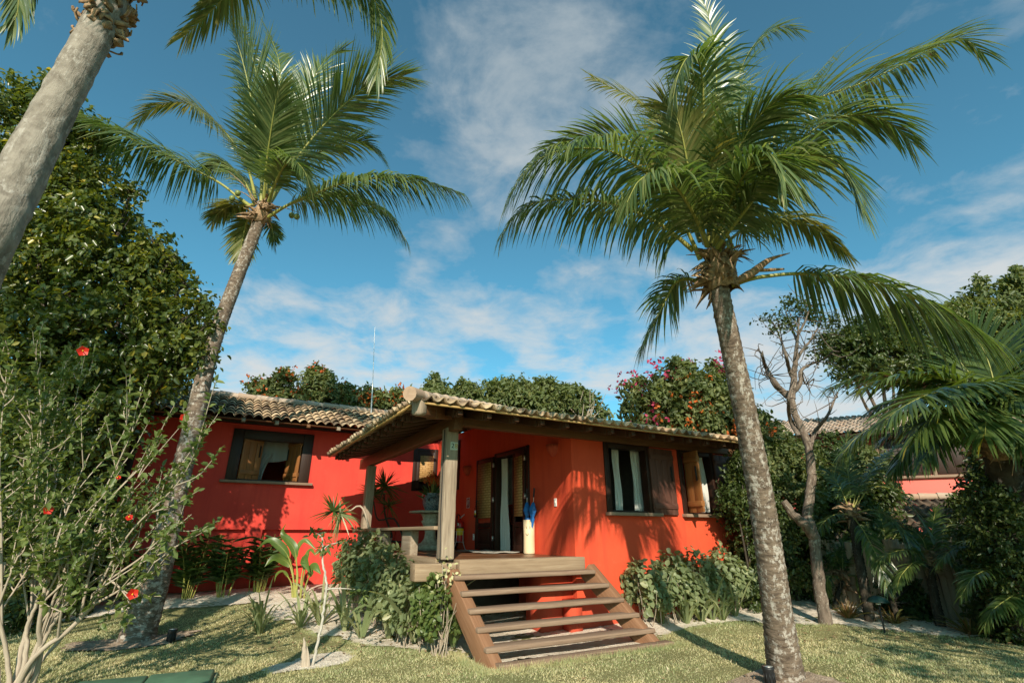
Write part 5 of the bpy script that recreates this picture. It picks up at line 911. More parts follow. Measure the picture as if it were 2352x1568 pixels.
# ------------------------------------------------------------------ palms of the shady corner
cb = np.array([*G(2330, 1470)[:2], 0]); cb = P(2345, 1480, 8.6); cb[2] = gz(cb[0], cb[1]); CY = thing('feather_palm', 'broad leafleted palm with a thick shaggy dark trunk at the picture edge', 'palm tree', cb)
hC2 = P(2292, 990, 7.6); palm_trunk(CY, [cb-(0, 0, .1), P(2340, 1350, 8.4), P(2325, 1200, 8.1), P(2305, 1080, 7.8), hC2], [.27, .25, .23, .21, .18], 'darkbark', seed=12, ring=.13, rj=.12)
fibre(CY, P(2296, 1020, 7.65), (-.1, -.1, 1), .2, 150, 15, L=.45)
qc = lambda X_, Y_, d=0.: P(1745.6+.3515*X_, 643+.3515*Y_, 7.6+d)
for i, (pp, L, dr_, n) in enumerate([([(1550,930,0),(1450,800,-.3),(1300,720,-.6),(1120,740,-.9),(960,810,-1.1),(850,885,-1.2)], .72, .3, 48), ([(1550,930,.1),(1430,740,.2),(1250,650,.3),(1050,620,.4),(850,640,.4),(650,710,.4)], .6, .35, 50), ([(1560,930,.1),(1450,720,.3),(1330,560,.4),(1210,430,.5)], .55, .2, 42), ([(1570,930,0),(1540,720,.1),(1480,500,.2),(1380,320,.3)], .62, .2, 44), ([(1580,930,0),(1640,720,0),(1700,480,0),(1740,320,0)], .65, .2, 44), ([(1580,940,-.1),(1560,780,-.5),(1640,740,-.9),(1760,780,-1.2)], .6, .4, 40), ([(1550,950,0),(1420,900,-.2),(1280,940,-.4),(1150,1050,-.5),(1060,1180,-.6)], .5, .6, 42), ([(1570,930,0),(1500,760,-.5),(1400,690,-.9),(1290,700,-1.2),(1220,790,-1.4)], .6, .5, 40), ([(1560,950,.3),(1400,880,.7),(1200,870,1.),(1000,920,1.2),(820,1010,1.3)], .55, .5, 44), ([(1600,940,.2),(1700,800,.4),(1820,760,.5)], .6, .4, 40), ([(1590,950,.0),(1680,950,-.3),(1780,1040,-.5)], .55, .6, 36), ([(1550,940,.2),(1380,820,.5),(1150,760,.8),(900,770,1.),(720,850,1.1)], .6, .5, 46), ([(1550,950,-.1),(1400,850,-.5),(1250,840,-.8),(1120,900,-1.),(1020,1010,-1.1)], .6, .6, 44), ([(1560,920,.3),(1420,640,.6),(1260,480,.8),(1100,400,.9)], .6, .3, 44), ([(1550,940,.2),(1350,780,.5),(1100,690,.8),(850,640,1.),(620,640,1.1),(450,700,1.15)], .55, .5, 52), ([(1550,950,.1),(1350,870,.4),(1100,850,.7),(850,900,.9),(650,1010,1.),(540,1130,1.)], .55, .6, 50), ([(1550,960,0),(1380,930,.2),(1180,960,.4),(1000,1070,.5),(880,1230,.5)], .52, .6, 46), ([(1600,930,-.2),(1690,830,-.6),(1800,700,-.8)], .6, .4, 40), ([(1560,950,-.2),(1500,860,-.7),(1480,900,-1.1),(1470,1010,-1.3)], .55, .5, 38)]):
    frond(CY, [qc(*p) for p in pp], L=L*1.4, droop=dr_, mat='cycad', n=int(n*1.45), seed=200+i, wd=.055, bare=.22, ang=(68, 18), tipfrac=.15, vee=.2, rr=.02)
def small_palm(label, base, top, hub_y, fr, seed, r=.075, group='small feather palms before the log fence'):
    t = thing('small_palm', label, 'palm tree', base, 0, group); h = P(*top, hub_y); palm_trunk(t, [base-(0, 0, .06), (base+h)/2+rng.normal(0, .03, 3)*(1, 1, 0), h], [r*1.1, r, r*.85], 'darkbark', seed=seed, ring=.06, rj=.12, n=12); fibre(t, h, (0, 0, 1), r*.9, 40, seed, L=.3)
    for i, (pp, L, dr_, n) in enumerate(fr): frond(t, [h]+[P(x, y, hub_y+d) for x, y, d in pp], L=L, droop=dr_, mat='cycad', n=n, seed=seed*10+i, wd=.032, bare=.2, rr=.012, tipfrac=.2)
small_palm('slender small palm with long arching fronds in front of the shaded roof', G(1999, 1428), (1955, 1180), 10.2, [([(2000, 1120, -.2), (2060, 1130, -.4), (2120, 1200, -.6), (2160, 1275, -.7)], .45, .4, 46), ([(2010, 1170, -.3), (2070, 1210, -.6), (2110, 1290, -.8)], .45, .5, 42), ([(1975, 1110, .1), (2030, 1070, .2), (2100, 1080, .2)], .42, .4, 44), ([(1930, 1120, 0), (1900, 1080, .1), (1860, 1060, .1)], .4, .4, 40), ([(1950, 1100, .2), (1940, 1040, .3), (1950, 990, .3)], .4, .3, 40), ([(1985, 1220, -.4), (2020, 1290, -.7), (2040, 1360, -.8)], .4, .5, 38), ([(1920, 1180, -.2), (1890, 1200, -.3), (1860, 1250, -.4)], .38, .5, 36), ([(2000, 1080, .1), (2050, 1030, .2), (2090, 1010, .3)], .4, .3, 40)], 31)
small_palm('small palm with a short pale trunk in front of the log fence', G(2161, 1438), (2133, 1290), 9.6, [([(2090, 1262, -.2), (2040, 1270, -.3), (2010, 1290, -.3)], .34, .4, 40), ([(2120, 1240, 0), (2090, 1215, .1), (2050, 1220, .1)], .32, .4, 38), ([(2160, 1250, -.1), (2200, 1250, -.3), (2240, 1290, -.4)], .36, .4, 40), ([(2150, 1240, .1), (2180, 1205, .2), (2220, 1210, .2)], .34, .4, 38), ([(2140, 1230, .2), (2145, 1190, .3), (2150, 1165, .3)], .3, .3, 36), ([(2170, 1280, -.3), (2210, 1310, -.5), (2235, 1350, -.6)], .32, .5, 36), ([(2100, 1290, -.3), (2070, 1320, -.4), (2060, 1350, -.5)], .3, .5, 34)], 32, .07)
small_palm('leaning small palm nearest the picture edge, fronds over the last logs', G(2285, 1452), (2265, 1285), 9., [([(2220, 1250, -.1), (2180, 1265, -.2), (2150, 1300, -.2)], .34, .4, 38), ([(2300, 1250, 0), (2340, 1260, 0), (2370, 1300, 0)], .36, .4, 38), ([(2260, 1230, .1), (2250, 1190, .2), (2230, 1170, .2)], .32, .3, 36), ([(2290, 1240, .1), (2320, 1200, .1), (2350, 1190, .1)], .34, .3, 36), ([(2240, 1290, -.3), (2220, 1330, -.4), (2215, 1370, -.5)], .3, .5, 34), ([(2310, 1290, -.2), (2330, 1330, -.3), (2345, 1370, -.4)], .3, .5, 34)], 33, .085)
small_palm('young fan of palm fronds sprouting beside the twisted tree', G(1935, 1412)+np.array([0, .3, .0]), (1936, 1330), 10.8, [([(1925, 1290, 0), (1915, 1270, 0), (1905, 1300, 0)], .3, .4, 26), ([(1945, 1290, 0), (1960, 1270, 0), (1975, 1310, 0)], .3, .4, 26), ([(1935, 1285, 0), (1935, 1250, .1), (1940, 1230, .1)], .26, .3, 26), ([(1910, 1320, -.2), (1900, 1335, -.3), (1905, 1370, -.3)], .25, .4, 24), ([(1960, 1320, -.1), (1975, 1340, -.2), (1985, 1380, -.2)], .25, .4, 24)], 34, .04)

small_palm('low spreading small palm at the picture edge in front of the dark trunk', G(2345, 1478), (2335, 1360), 8.0, [([(2290, 1310, -.1), (2240, 1320, -.2), (2205, 1370, -.2)], .36, .4, 42), ([(2310, 1280, 0), (2270, 1240, .1), (2220, 1240, .1)], .36, .4, 42), ([(2340, 1270, .1), (2330, 1210, .2), (2310, 1180, .2)], .34, .3, 38), ([(2370, 1300, 0), (2400, 1290, 0)], .34, .3, 36), ([(2320, 1370, -.3), (2280, 1400, -.4), (2260, 1440, -.4)], .34, .5, 38), ([(2350, 1370, -.3), (2360, 1420, -.5)], .3, .5, 34)], 35, .06)
small_palm('small palm in shade between the bare tree and the log fence', G(2040, 1415)+np.array([0, .4, 0]), (2035, 1270), 11., [([(2000, 1230, 0), (1970, 1230, 0), (1945, 1260, 0)], .36, .4, 40), ([(2060, 1225, 0), (2095, 1225, 0), (2120, 1260, 0)], .36, .4, 40), ([(2030, 1215, .1), (2020, 1185, .2), (2000, 1170, .2)], .34, .3, 38), ([(2055, 1270, -.2), (2080, 1300, -.3), (2090, 1340, -.3)], .34, .5, 38), ([(2010, 1275, -.2), (1990, 1310, -.3), (1985, 1340, -.3)], .34, .5, 36)], 36, .05)
# ------------------------------------------------------------------ the second house and the log fence
ha = P(1990, 1110, 15.5); h2 = thing('second_house', 'pink plastered neighbouring house with pale tiled roof, half hidden by palms', 'house', (ha[0], ha[1], 1.35), math.radians(-22))
def tile_part(parent, o, sd, td, nd, s0, s1, rows, mat, **kw): mb = MB(); tiles(mb, o, sd, td, nd, s0, s1, rows, None, **kw); return mb.build('roof', M[mat], parent, smooth=True, solid=.016)
Q = local(h2, np.array([P(1960, 1200, 15.), P(2360, 1060, 14.), P(2000, 1125, 15.), P(2000, 1035, 15), P(2120, 1040, 15), P(1800, 1000, 16)]))
mb = MB(); mb.box((-3.6, 0, -1.5), (6.5, .25, 3.05)); mb.box((-3.6, .251, -1.5), (-3.4, 5, 3.05)); mb.box((-3.39, 1.2, -1.5), (6.5, 1.3, 3.3)); mb.build('wall', M['pink'], h2)
a_ = math.radians(17); o2 = np.array((0, -.7, 2.98)); tile_part(h2, o2, (1, 0, 0), (0, math.cos(a_), math.sin(a_)), (0, -math.sin(a_), math.cos(a_)), -4.6, 6.6, 11, 'tilepale')
mb = MB(); mb.beam((-4.5, -.55, 2.9), (6.5, -.55, 2.9), .1, .1)
for i in range(16): mb.beam((-4.2+i*.68, -.6, 2.9), (-4.2+i*.68, .3, 3.2), .08, .1)
mb.build('rafters', M['frame'], h2)
w_ = bpy.data.objects.new('window', None); COL.objects.link(w_); w_.parent = h2
mb = MB()
for l, r, b, t in ((.4, .5, 1.72, 2.9), (2.95, 3.05, 1.72, 2.9), (1.68, 1.78, 1.72, 2.9), (.501, 2.949, 2.82, 2.9), (.3, 3.15, 1.64, 1.715)): mb.box((l, -.06 if r-l < 2 else -.1, b), (r, -.002, t))
mb.build('frame', M['step'], w_, bevel=.006)
for k in range(2):
    mb = MB(); x0 = .52+k*1.28
    for z in range(5): mb.box((x0+z*.228, -.045, 1.74), (x0+z*.228+.222, -.02, 2.8))
    mb.build('shutter', M['frame'], w_, bevel=.004)
lg = P(2130, 1215, 12.6); h3 = thing('lean_to_shelter', 'low shelter with an old blackened tile roof beside the pink house', 'shelter', (lg[0], lg[1], .02), math.radians(-22))
a3 = math.radians(24)
tile_part(h3, np.array((0, -.3, 1.55)), (1, 0, 0), (0, math.cos(a3), math.sin(a3)), (0, -math.sin(a3), math.cos(a3)), -1.6, 1.5, 5, 'tiledark')
mb = MB()
for i in range(8): x = -1.6+i*.4; mb.tube([(x, 1.4, 2.38), (x+.43, 1.4, 2.37)], [.1, .085], 10)
mb.build('ridge_cap', M['tilepale'], h3)
for x in (-1.45, 1.4):
    for y in (-.1, 1.25): mb = MB(); mb.beam((x, y, -.4), (x, y, 1.5+(y+.1)*.42), .1, .1, segs=4, jit=.02); mb.build('post', M['darkbark'], h3)
fl = thing('log_fence', 'fence of upright rough round logs behind the small palms', 'fence', G(2270, 1436)); R = np.random.default_rng(31)
fa, fb = G(2268, 1436)+np.array([0, .1, 0]), G(1985, 1412)+np.array([0, 1.1, 0])
nlog = 27
for i in range(nlog):
    p = seg_at(fa, fb, i/(nlog-1))+R.normal(0, .015, 3)*(1, 1, 0); p[2] = gz(p[0], p[1])-.1; hh = R.uniform(1.28, 1.46)-.008*i; tp_ = p+np.array([R.normal(0, .03), R.normal(0, .03), hh]); mb = MB(); r = R.uniform(.055, .075); c = spline(local(fl, np.array([p, (p+tp_)/2+R.normal(0, .008, 3), tp_])), 9); mb.tube(c, r*(1+R.normal(0, .03, 9)), 11); mb.build('log', M['log'], fl, smooth=True)
# ------------------------------------------------------------------ garden lamps
lb_ = G(2033, 1452); ml = thing('garden_lamp', 'dark green mushroom topped path lamp on a thin stake in the lawn', 'lamp', lb_); mb = MB(); mb.tube([(0, 0, -.05), (0, 0, .45)], .014, 8); mb.build('stake', M['black'], ml)
mb = MB(); mb.lathe([(.0, .53), (.06, .525), (.12, .495), (.155, .45), (.16, .435), (.152, .437), (.11, .48), (.05, .505), (0, .51)], (0, 0, 0), 24); mb.build('shade', M['green_metal'], ml, smooth=True); mb = MB(); mb.tube([(0, 0, .4), (0, 0, .5)], .035, 10); mb.build('bulb_holder', M['white'], ml)
for (x, y, lab) in ((391, 1474, 'small black ground spotlight by the leaning palm foot'), (1770, 1572, 'small black ground spotlight by the stout palm foot')):
    b = G(x, y); sl = thing('ground_spotlight', lab, 'spotlight', b); mb = MB(); mb.lathe([(0, 0), (.045, 0), (.05, .02), (.055, .13), (.062, .15), (.062, .17), (.05, .17), (.048, .14), (0, .14)], (0, 0, 0), 18); mb.build('housing', M['black'], sl)
    mb = MB()
    for k in range(10): a = k*2*PI/10; mb.box((math.cos(a)*.055-.004, math.sin(a)*.055-.004, .03), (math.cos(a)*.055+.004, math.sin(a)*.055+.004, .12))
    mb.build('fins', M['black'], sl); mb = MB(); mb.lathe([(0, .171), (.05, .171), (.052, .176), (0, .18)], (0, 0, 0), 18); mb.build('lens', M['metal'], sl)
gcb = G(325, 1584); gcv = thing('utility_cover', 'flat faded green double lid of a service box in the lawn', 'lid', gcb, math.radians(24)); mb = MB(); mb.box((-.62, -.33, -.1), (-.006, .33, .07)); mb.build('lid', M['green_paint'], gcv, bevel=.02); mb = MB(); mb.box((.006, -.33, -.1), (.62, .33, .075)); mb.build('lid', M['green_paint'], gcv, bevel=.02); mb = MB(); mb.box((-.66, -.37, -.1), (.66, .37, .03)); mb.build('rim', M['green_paint'], gcv, bevel=.01)
# ------------------------------------------------------------------ things on the porch
def hthing(name, label, cat, u, w, z, group=None): return thing(name, label, cat, hw(u, w, z), HROT, group)
DZ = 1.141
bn = hthing('bench', 'low plank bench between the two porch posts on thick stub legs', 'bench', -2.33, 2.8, DZ); mb = MB(); mb.beam((0.02, -2.6, .435), (0.02, 2.75, .435), .34, .055, segs=10, jit=.02); mb.build('seat', M['pale'], bn, bevel=.01)
for w in (.58, -1.08):
    mb = MB(); mb.beam((0, w, 0), (0, w, .405), .5, .14, up=(1, 0, 0), segs=4, jit=.02); mb.build('leg', M['grey'], bn, bevel=.012)
mb = MB(); mb.beam((0, 2.2, 0), (0, 2.2, .405), .5, .14, up=(1, 0, 0), segs=4, jit=.02); mb.build('leg', M['grey'], bn, bevel=.012)
tb_ = hthing('pedestal_table', 'round stone table on a carved pedestal inside the porch', 'table', -.95, 4.35, DZ); mb = MB(); mb.lathe([(0, .8), (.5, .8), (.52, .815), (.52, .835), (.5, .85), (0, .85)], (0, 0, 0), 40); mb.build('table_top', M['stone'], tb_); mb = MB(); mb.lathe([(.01, 0), (.3, 0), (.31, .08), (.28, .12), (.2, .16), (.14, .24), (.12, .36), (.14, .48), (.2, .58), (.22, .62), (.18, .66), (.2, .72), (.24, .79), (.01, .799)], (0, 0, 0), 28, rib=lambda t: 1+.05*np.cos(4*t)); mb.build('pedestal', M['stone'], tb_, smooth=True)
vz = hthing('vase', 'speckled blue jar with pink clay handles on the stone table', 'vase', -.95, 4.35, DZ+.851); mb = MB(); mb.lathe([(.01, 0), (.13, 0), (.17, .05), (.215, .15), (.225, .22), (.2, .29), (.165, .34), (.16, .38), (.18, .4), (.165, .4), (.145, .37), (.15, .33), (.01, .3)], (0, 0, 0), 32); mb.build('body', M['vase'], vz, smooth=True)
for sg in (-1, 1):
    mb = MB(); mb.tube(spline(np.array([(sg*.155, 0, .37), (sg*.22, 0, .39), (sg*.255, 0, .34), (sg*.235, 0, .27), (sg*.19, 0, .27)]), 14), .02, 8); o = mb.build('handle', M['terra'], vz, smooth=True); o.rotation_euler.z = -.75
bp = hthing('heliconia_arrangement', 'orange and yellow spiky flowers standing in the blue jar', 'flowers', -.95, 4.35, DZ+1.12); mb = MB(); mo = MB(); R = np.random.default_rng(6)
for i in range(15):
    a = R.uniform(0, 2*PI); e = np.array([math.cos(a)*.22*R.random(), math.sin(a)*.22*R.random(), R.uniform(.3, .62)]); mb.tube(spline([(0, 0, 0), e*.5+(0, 0, .03), e], 7), .006, 5)
    n = 6; d = np.stack([np.cos(a+np.arange(n)*PI)*.8, np.sin(a+np.arange(n)*PI)*.8, np.full(n, .8)], -1); mo.leaves(e-(0, 0, .12)+np.linspace(0, 1, n)[:, None]*np.array([0, 0, .14]), d, np.tile((0.1, 1, .2), (n, 1)), .1, .022, .3, .0)
mb.build('stems', M['petiole'], bp); mo.build('flower_heads', M['orange'], bp); mb = MB(); d = R.normal(0, 1, (26, 3))*(1, 1, .4)+(0, 0, .9); mb.leaves(np.zeros((26, 3)), d, R.normal(0, 1, (26, 3))+(0, 0, .5), .42, .05, .2, .25); mb.build('leaves', M['ginger'], bp)
bg_ = hthing('rucksack', 'black fabric rucksack slumped on the porch floor by the wall', 'bag', -.3, 4.95, DZ); mb = MB(); mb.lathe([(.01, 0), (.24, 0), (.27, .12), (.26, .35), (.2, .5), (.1, .57), (.01, .58)], (0, 0, 0), 18, rib=lambda t: 1+.12*np.cos(2*t)+.05*np.sin(5*t)); mb.build('body', M['bag'], bg_, smooth=True); mb = MB(); mb.tube(spline([(-.1, 0, .53), (-.08, -.1, .64), (.08, -.1, .64), (.1, 0, .53)], 10), .015, 6); mb.build('strap', M['bag'], bg_)
fe = hthing('fire_extinguisher', 'red fire extinguisher with yellow label in a thin wire stand', 'extinguisher', -.2, 4.35, DZ); mb = MB(); mb.lathe([(.01, .17), (.085, .17), (.09, .2), (.09, .56), (.075, .62), (.035, .66), (.03, .7), (.01, .7)], (0, 0, 0), 22); mb.build('cylinder', M['redpaint'], fe, smooth=True)
mb = MB(); mb.lathe([(.092, .32), (.0925, .5)], (0, 0, 0), 22, a0=PI*.75, a1=PI*1.75); mb.build('label', M['yellow'], fe); mb = MB(); mb.lathe([(.0935, .47), (.0935, .5)], (0, 0, 0), 22, a0=PI*.75, a1=PI*1.75); mb.build('label', M['dark'], fe); mb = MB(); mb.lathe([(.092, .53), (.091, .59)], (0, 0, 0), 10, a0=PI*1., a1=PI*1.25); mb.build('label', M['white'], fe)
mb = MB(); mb.tube(spline([(0, 0, .7), (-.03, -.03, .76), (-.1, -.06, .78), (-.12, -.07, .68), (-.1, -.06, .5)], 14), .014, 7); mb.build('hose', M['black'], fe); mb = MB(); mb.tube([(0, 0, .7), (.03, -.03, .74), (.08, -.06, .79)], .012, 6); mb.tube([(0, 0, .68), (.0, .0, .73)], .02, 8); mb.build('handle', M['metal'], fe)
mb = MB()
for k in range(4): a = k*PI/2+.4; c_, s_ = math.cos(a), math.sin(a); mb.tube([(c_*.2, s_*.2, 0), (c_*.11, s_*.11, .17), (c_*.11, s_*.11, .4)], .006, 5)
th = np.linspace(0, 2*PI, 20); mb.tube(np.stack([np.cos(th)*.11, np.sin(th)*.11, 0*th+.17], -1), .006, 5, cap=False); mb.tube(np.stack([np.cos(th)*.11, np.sin(th)*.11, 0*th+.4], -1), .004, 5, cap=False); mb.tube([(-.11, 0, .17), (.11, 0, .17)], .005, 5); mb.tube([(0, -.11, .17), (0, .11, .17)], .005, 5); mb.build('stand', M['metal'], fe)
us = hthing('umbrella_stand', 'cream bamboo umbrella stand with a smiling face drawn on it, at the doorway', 'umbrella stand', -.13, 1.28, DZ); mb = MB(); mb.lathe([(.01, 0), (.105, 0), (.108, .02), (.104, .3), (.108, .6), (.095, .6), (.092, .1), (.01, .1)], (0, 0, 0), 26); mb.build('body', M['cream_ceramic'], us, smooth=True)
cd = nrm(CAM-hw(-.13, 1.28, 1.5)); fa_ = math.atan2(np.dot(cd, W), np.dot(cd, U))+.25
def mark(pts): return [(.11*math.cos(fa_+x), .11*math.sin(fa_+x), z) for x, z in pts]
mb = MB(); mb.tube(mark([(-.55+.55*t-.3, .36-.035*math.sin(PI*t)) for t in np.linspace(0, 1, 9)]), .004, 5); mb.tube(mark([(-.55, .44), (-.75, .46), (-.55, .485)]), .0035, 5); mb.tube(mark([(-.2, .44), (-.05, .46), (-.2, .485)]), .0035, 5); mb.build('face_drawing', M['dark'], us)
for k, (du, dw, tilt, lab) in enumerate(((-.03, .05, (.02, .05), 'folded blue umbrella standing upright against the door frame'), (.02, -.05, (.0, -.22), 'folded blue umbrella tilting out towards the wall corner'))):
    um = thing('umbrella', lab, 'umbrella', hw(-.13+du*.6, 1.28+dw*.6, DZ+.12), HROT, 'umbrellas in the stand'); um.rotation_euler = (-tilt[1]*.7, tilt[0], HROT); mb = MB(); mb.lathe([(.01, .02), (.016, .2), (.03, .42), (.045, .5), (.03, .54), (.055, .6), (.07, .66), (.05, .72), (.022, .8), (.01, .81)], (0, 0, 0), 18, rib=lambda t: 1+.22*np.cos(6*t+k)); mb.build('canopy', M['umb'], um); mb = MB(); mb.tube([(0, 0, .8), (0, 0, .92)], .006, 6); mb.build('shaft', M['metal'], um); mb = MB(); mb.tube([(0, 0, .9), (0, 0, 1.07)], .016, 8); mb.build('handle', M['black'], um)
dm = hthing('doormat', 'pale grey woven mat lying at the doorway', 'mat', -.45, 2.35, DZ); mb = MB(); x = np.linspace(-.38, .3, 18); y = np.linspace(-.75, .7, 30); X, Y = np.meshgrid(x, y, indexing='ij'); mb.grid(np.stack([X, Y, .014+.006*np.sin(X*16+Y*5)+.004*np.sin(Y*13)], -1)); mb.build('cloth', M['mat'], dm, smooth=True, solid=.01)
def wall_lamp(u, w, z, lab):
    wl = hthing('wall_lamp', lab, 'lamp', u, w, z, 'wall lamps on the porch'); mb = MB(); mb.lathe([(.0, -.17), (.05, -.155), (.1, -.1), (.135, -.02), (.145, .06), (.135, .06), (.12, -.01), (.085, -.085), (.03, -.13), (0, -.135)], (0, 0, 0), 30, a0=PI/2, a1=PI*1.5, rib=lambda t: 1+.03*np.cos(16*t)); mb.build('shade', M['red'], wl, smooth=True); mb = MB(); mb.tube([(-.04, 0, -.1), (-.04, 0, .0)], .02, 8); mb.build('bulb', M['white'], wl); mb = MB(); mb.box((-.012, -.05, -.1), (0, .05, .05)); mb.build('back_plate', M['red'], wl)
wall_lamp(-.001, 4.4, 3.02, 'fluted red clay wall lamp left of the doorway, beyond the folded door leaf'); wall_lamp(-.001, .55, 3.02, 'fluted red clay wall lamp under the beam near the wall corner')
def text(parent, s, size, mat, loc, rot):
    cu = bpy.data.curves.new('t', 'FONT'); cu.body = s; cu.size = size; cu.extrude = .002; cu.align_x = 'CENTER'; cu.align_y = 'CENTER'; t = bpy.data.objects.new('t', cu); COL.objects.link(t); bpy.context.view_layer.update(); me = bpy.data.meshes.new_from_object(t.evaluated_get(bpy.context.evaluated_depsgraph_get())); bpy.data.objects.remove(t); me.materials.clear(); me.materials.append(mat); o = bpy.data.objects.new('numeral', me); COL.objects.link(o); o.parent = parent; o.location = loc; o.rotation_euler = rot; return o
hn = hthing('house_number', 'small pale green house number plate on the porch post', 'sign', -2.305, -.037, 2.79); mb = MB(); mb.box((-.062, 0, -.062), (.062, .012, .062)); mb.build('plate', M['plate'], hn, bevel=.003); text(hn, '2', .105, M['dark'], (-.025, -.002, 0), (PI/2, 0, 0)); text(hn, '8', .105, M['ochre'], (.034, -.002, 0), (PI/2, 0, 0))
fs = hthing('fire_sign', 'small red wall sign with a white border and upright white lettering', 'sign', -.001, 4.34, 2.2); mb = MB(); mb.box((-.008, -.085, -.12), (0, .085, .12)); mb.build('plate', M['redpaint'], fs); mb = MB()
for a, b in (((-.011, -.085, -.12), (-.0085, -.075, .12)), ((-.011, .075, -.12), (-.0085, .085, .12)), ((-.011, -.0745, .11), (-.0085, .0745, .12)), ((-.011, -.0745, -.12), (-.0085, .0745, -.11)), ((-.011, -.02, -.07), (-.0085, .02, -.062)), ((-.011, -.02, .062), (-.0085, .02, .07)), ((-.011, -.02, -.061), (-.0085, -.012, .061)), ((-.011, .012, -.061), (-.0085, .02, .061)), ((-.011, -.005, -.05), (-.0085, .005, .05))): mb.box(a, b)
mb.build('white_marks', M['white'], fs)
for (w, z, lab) in ((.54, 2.03, 'white light switch plate on the sunlit wall near the corner'), (3.98, 1.42, 'white socket plate low on the shaded wall by the extinguisher')):
    sw = hthing('switch_plate', lab, 'switch', -.001, w, z); mb = MB(); mb.box((-.012, -.04, -.07), (0, .04, .07)); mb.build('plate', M['white'], sw, bevel=.003); mb = MB(); mb.box((-.018, -.012, -.025), (-.0125, .012, .025)); mb.build('rocker', M['white'], sw)
dt_ = hthing('door_tag', 'pale card tag hanging by a cord on the folded door leaf', 'tag', -.16, 3.62, 1.92); mb = MB(); mb.box((-.004, -.04, -.075), (.004, .04, .075)); mb.build('card', M['white'], dt_); mb = MB(); mb.box((-.006, -.041, -.076), (.006, .041, -.02)); mb.build('band', M['black'], dt_); mb = MB(); mb.box((-.006, -.041, -.019), (.006, .041, .02)); mb.build('band', M['yellow'], dt_); mb = MB(); mb.tube([(0, -.03, .075), (.02, 0, .25), (0, .03, .075)], .004, 5); mb.tube([(.02, 0, .24), (.04, 0, .3)], .02, 8); mb.build('cord', M['black'], dt_)
am = thing('antenna_mast', 'thin white antenna mast rising from behind the wing roof', 'antenna', P(852, 955, 15)*(1, 1, 0)+(0, 0, .3)); mb = MB(); mb.tube([(0, 0, 0), local(am, P(852, 953, 15)[None])[0], local(am, P(856, 880, 15)[None])[0]], .022, 6); mb.build('mast', M['metal'], am); mb = MB(); mb.tube([local(am, P(856, 880, 15)[None])[0], local(am, P(861, 751, 15)[None])[0]], [.012, .006], 5); mb.build('whip', M['metal'], am)
# curtains
def curtain(lab, axis, const, a0, a1, z0, z1, amp, folds, mat, seed, gather=None, grp=None, bz=None):
    n, m = 40, 24; s = np.linspace(0, 1, n); v = np.linspace(0, 1, m); S_, V_ = np.meshgrid(s, v, indexing='ij'); R = np.random.default_rng(seed)
    l = a0+(a1-a0)*S_; 
    if gather: l = gather(S_, V_)
    d = amp*np.sin(S_*folds*2*PI+.6*np.sin(V_*4+seed))*(.6+.5*V_)+.01*np.sin(V_*9+S_*5)
    z = z1+(z0-z1)*V_ if bz is None else z1+(bz(S_)-z1)*V_
    t = hthing('curtain', lab, 'curtain', 0, 0, 0, grp); t.location = hw(0, 0, 0)
    V3 = np.stack([l, const+d, z], -1) if axis == 'u' else np.stack([const+d, l, z], -1); mb = MB(); mb.grid(V3); mb.build('cloth', M[mat], t, smooth=True); return t
cg = 'white cotton curtains'
curtain('narrow white curtain drawn to the side of the first facade window', 'u', .28, 1.2, 1.36, 1.8, 3.15, .025, 2, 'cotton', 1, None, cg)
curtain('white curtain hanging in the middle of the first facade window', 'u', .28, 1.68, 1.95, 1.8, 3.15, .03, 4, 'cotton', 2, None, cg)
curtain('white curtain blown partly into the sun in the second facade window', 'u', .12, 3.2, 3.55, 1.84, 3.12, .03, 4, 'cotton', 3, lambda s, v: 3.16+.38*s+.1*v+.03*np.sin(v*5), cg)
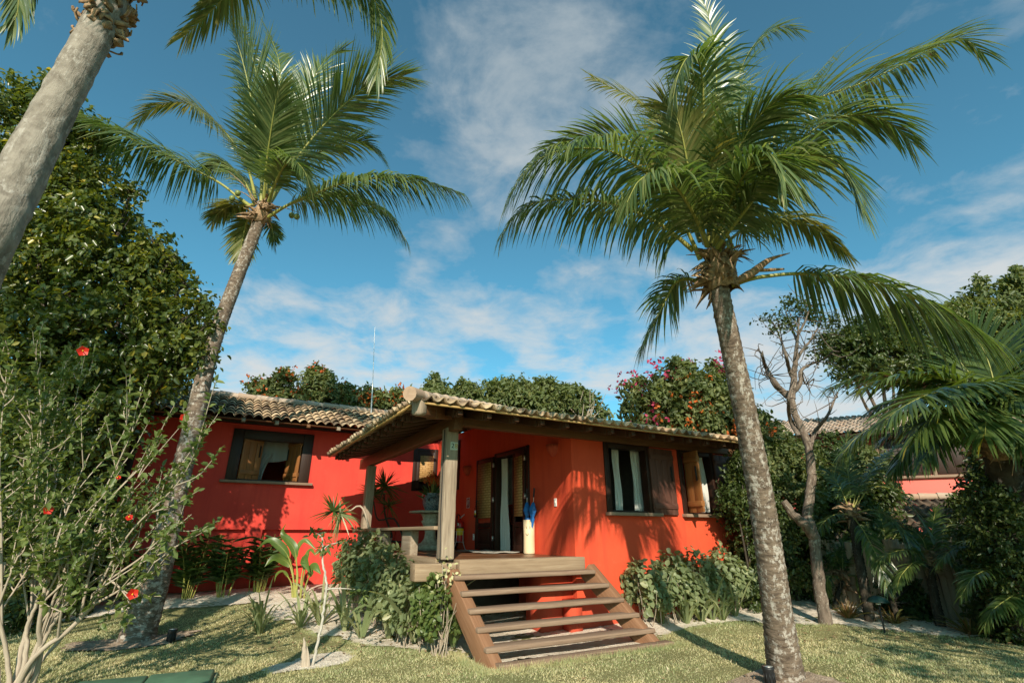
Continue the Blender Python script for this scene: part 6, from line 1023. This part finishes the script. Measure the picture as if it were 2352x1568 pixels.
curtain('long white curtain gathered in the doorway', 'w', .1, 2.5, 2.85, 1.16, 3.08, .025, 4, 'cotton', 4, lambda s, v: 2.56+.28*s*(.8+.2*v)-.1*v*(1-s), cg)
curtain('short white curtain hanging deep inside the doorway', 'w', .8, 3.5, 3.85, 2.15, 3.35, .03, 4, 'cotton', 5, None, cg)
curtain('tied back pale curtain swag in the wing window', 'u', 7.0, -5.2, -3.5, 3.2, 3.9, .03, 7, 'net', 6, None, cg, lambda s: 3.42-.22*np.sin(PI*np.clip(s*1.1, 0, 1)))
curtain('gathered white drape behind the half open wing shutter', 'u', 6.95, -4.85, -4.4, 2.5, 3.4, .03, 3, 'net', 7, lambda s, v: -4.72+.3*s*(1.2-.9*v+.6*v*v)-.1*v, cg)
bd = hthing('bed', 'dim blue grey bed inside the room beyond the doorway', 'bed', 1.6, 3.2, 1.1); mb = MB(); mb.box((-.7, -1., .12), (.7, 1., .34)); mb.build('frame', M['frame'], bd, bevel=.01); mb = MB(); mb.box((-.68, -.98, .341), (.68, .98, .6)); mb.build('mattress', M['net'], bd, bevel=.04); mb = MB(); mb.box((.7, -1., .12), (.78, 1., 1.1)); mb.build('headboard', M['frame'], bd, bevel=.01)
# fallen leaves on the sand and the lawn
R = np.random.default_rng(90)
pts = np.array([G(R.uniform(560, 1090), R.uniform(1390, 1500)) for _ in range(450)]+[G(R.uniform(1480, 2340), R.uniform(1415, 1475)) for _ in range(450)]+[G(R.uniform(150, 2340), R.uniform(1440, 1575)) for _ in range(170)])
hu = (pts[:, :2]-C0[:2])@U[:2]; hv = (pts[:, :2]-C0[:2])@W[:2]; pts = pts[~((hu > -2.45) & (hu < 5) & (hv > -1.6))]
pts[:, 2] = gz(pts[:, 0], pts[:, 1])+.032; mb = MB(); n = len(pts); mb.leaves(pts, R.normal(0, 1, (n, 3))*(1, 1, .1), R.normal(0, .3, (n, 3))+(0, 0, 1), R.uniform(.02, .07, n), R.uniform(.012, .035, n), .2, .2); tag(mb.build('fallen_leaves', M['dryleaf']), kind='stuff')
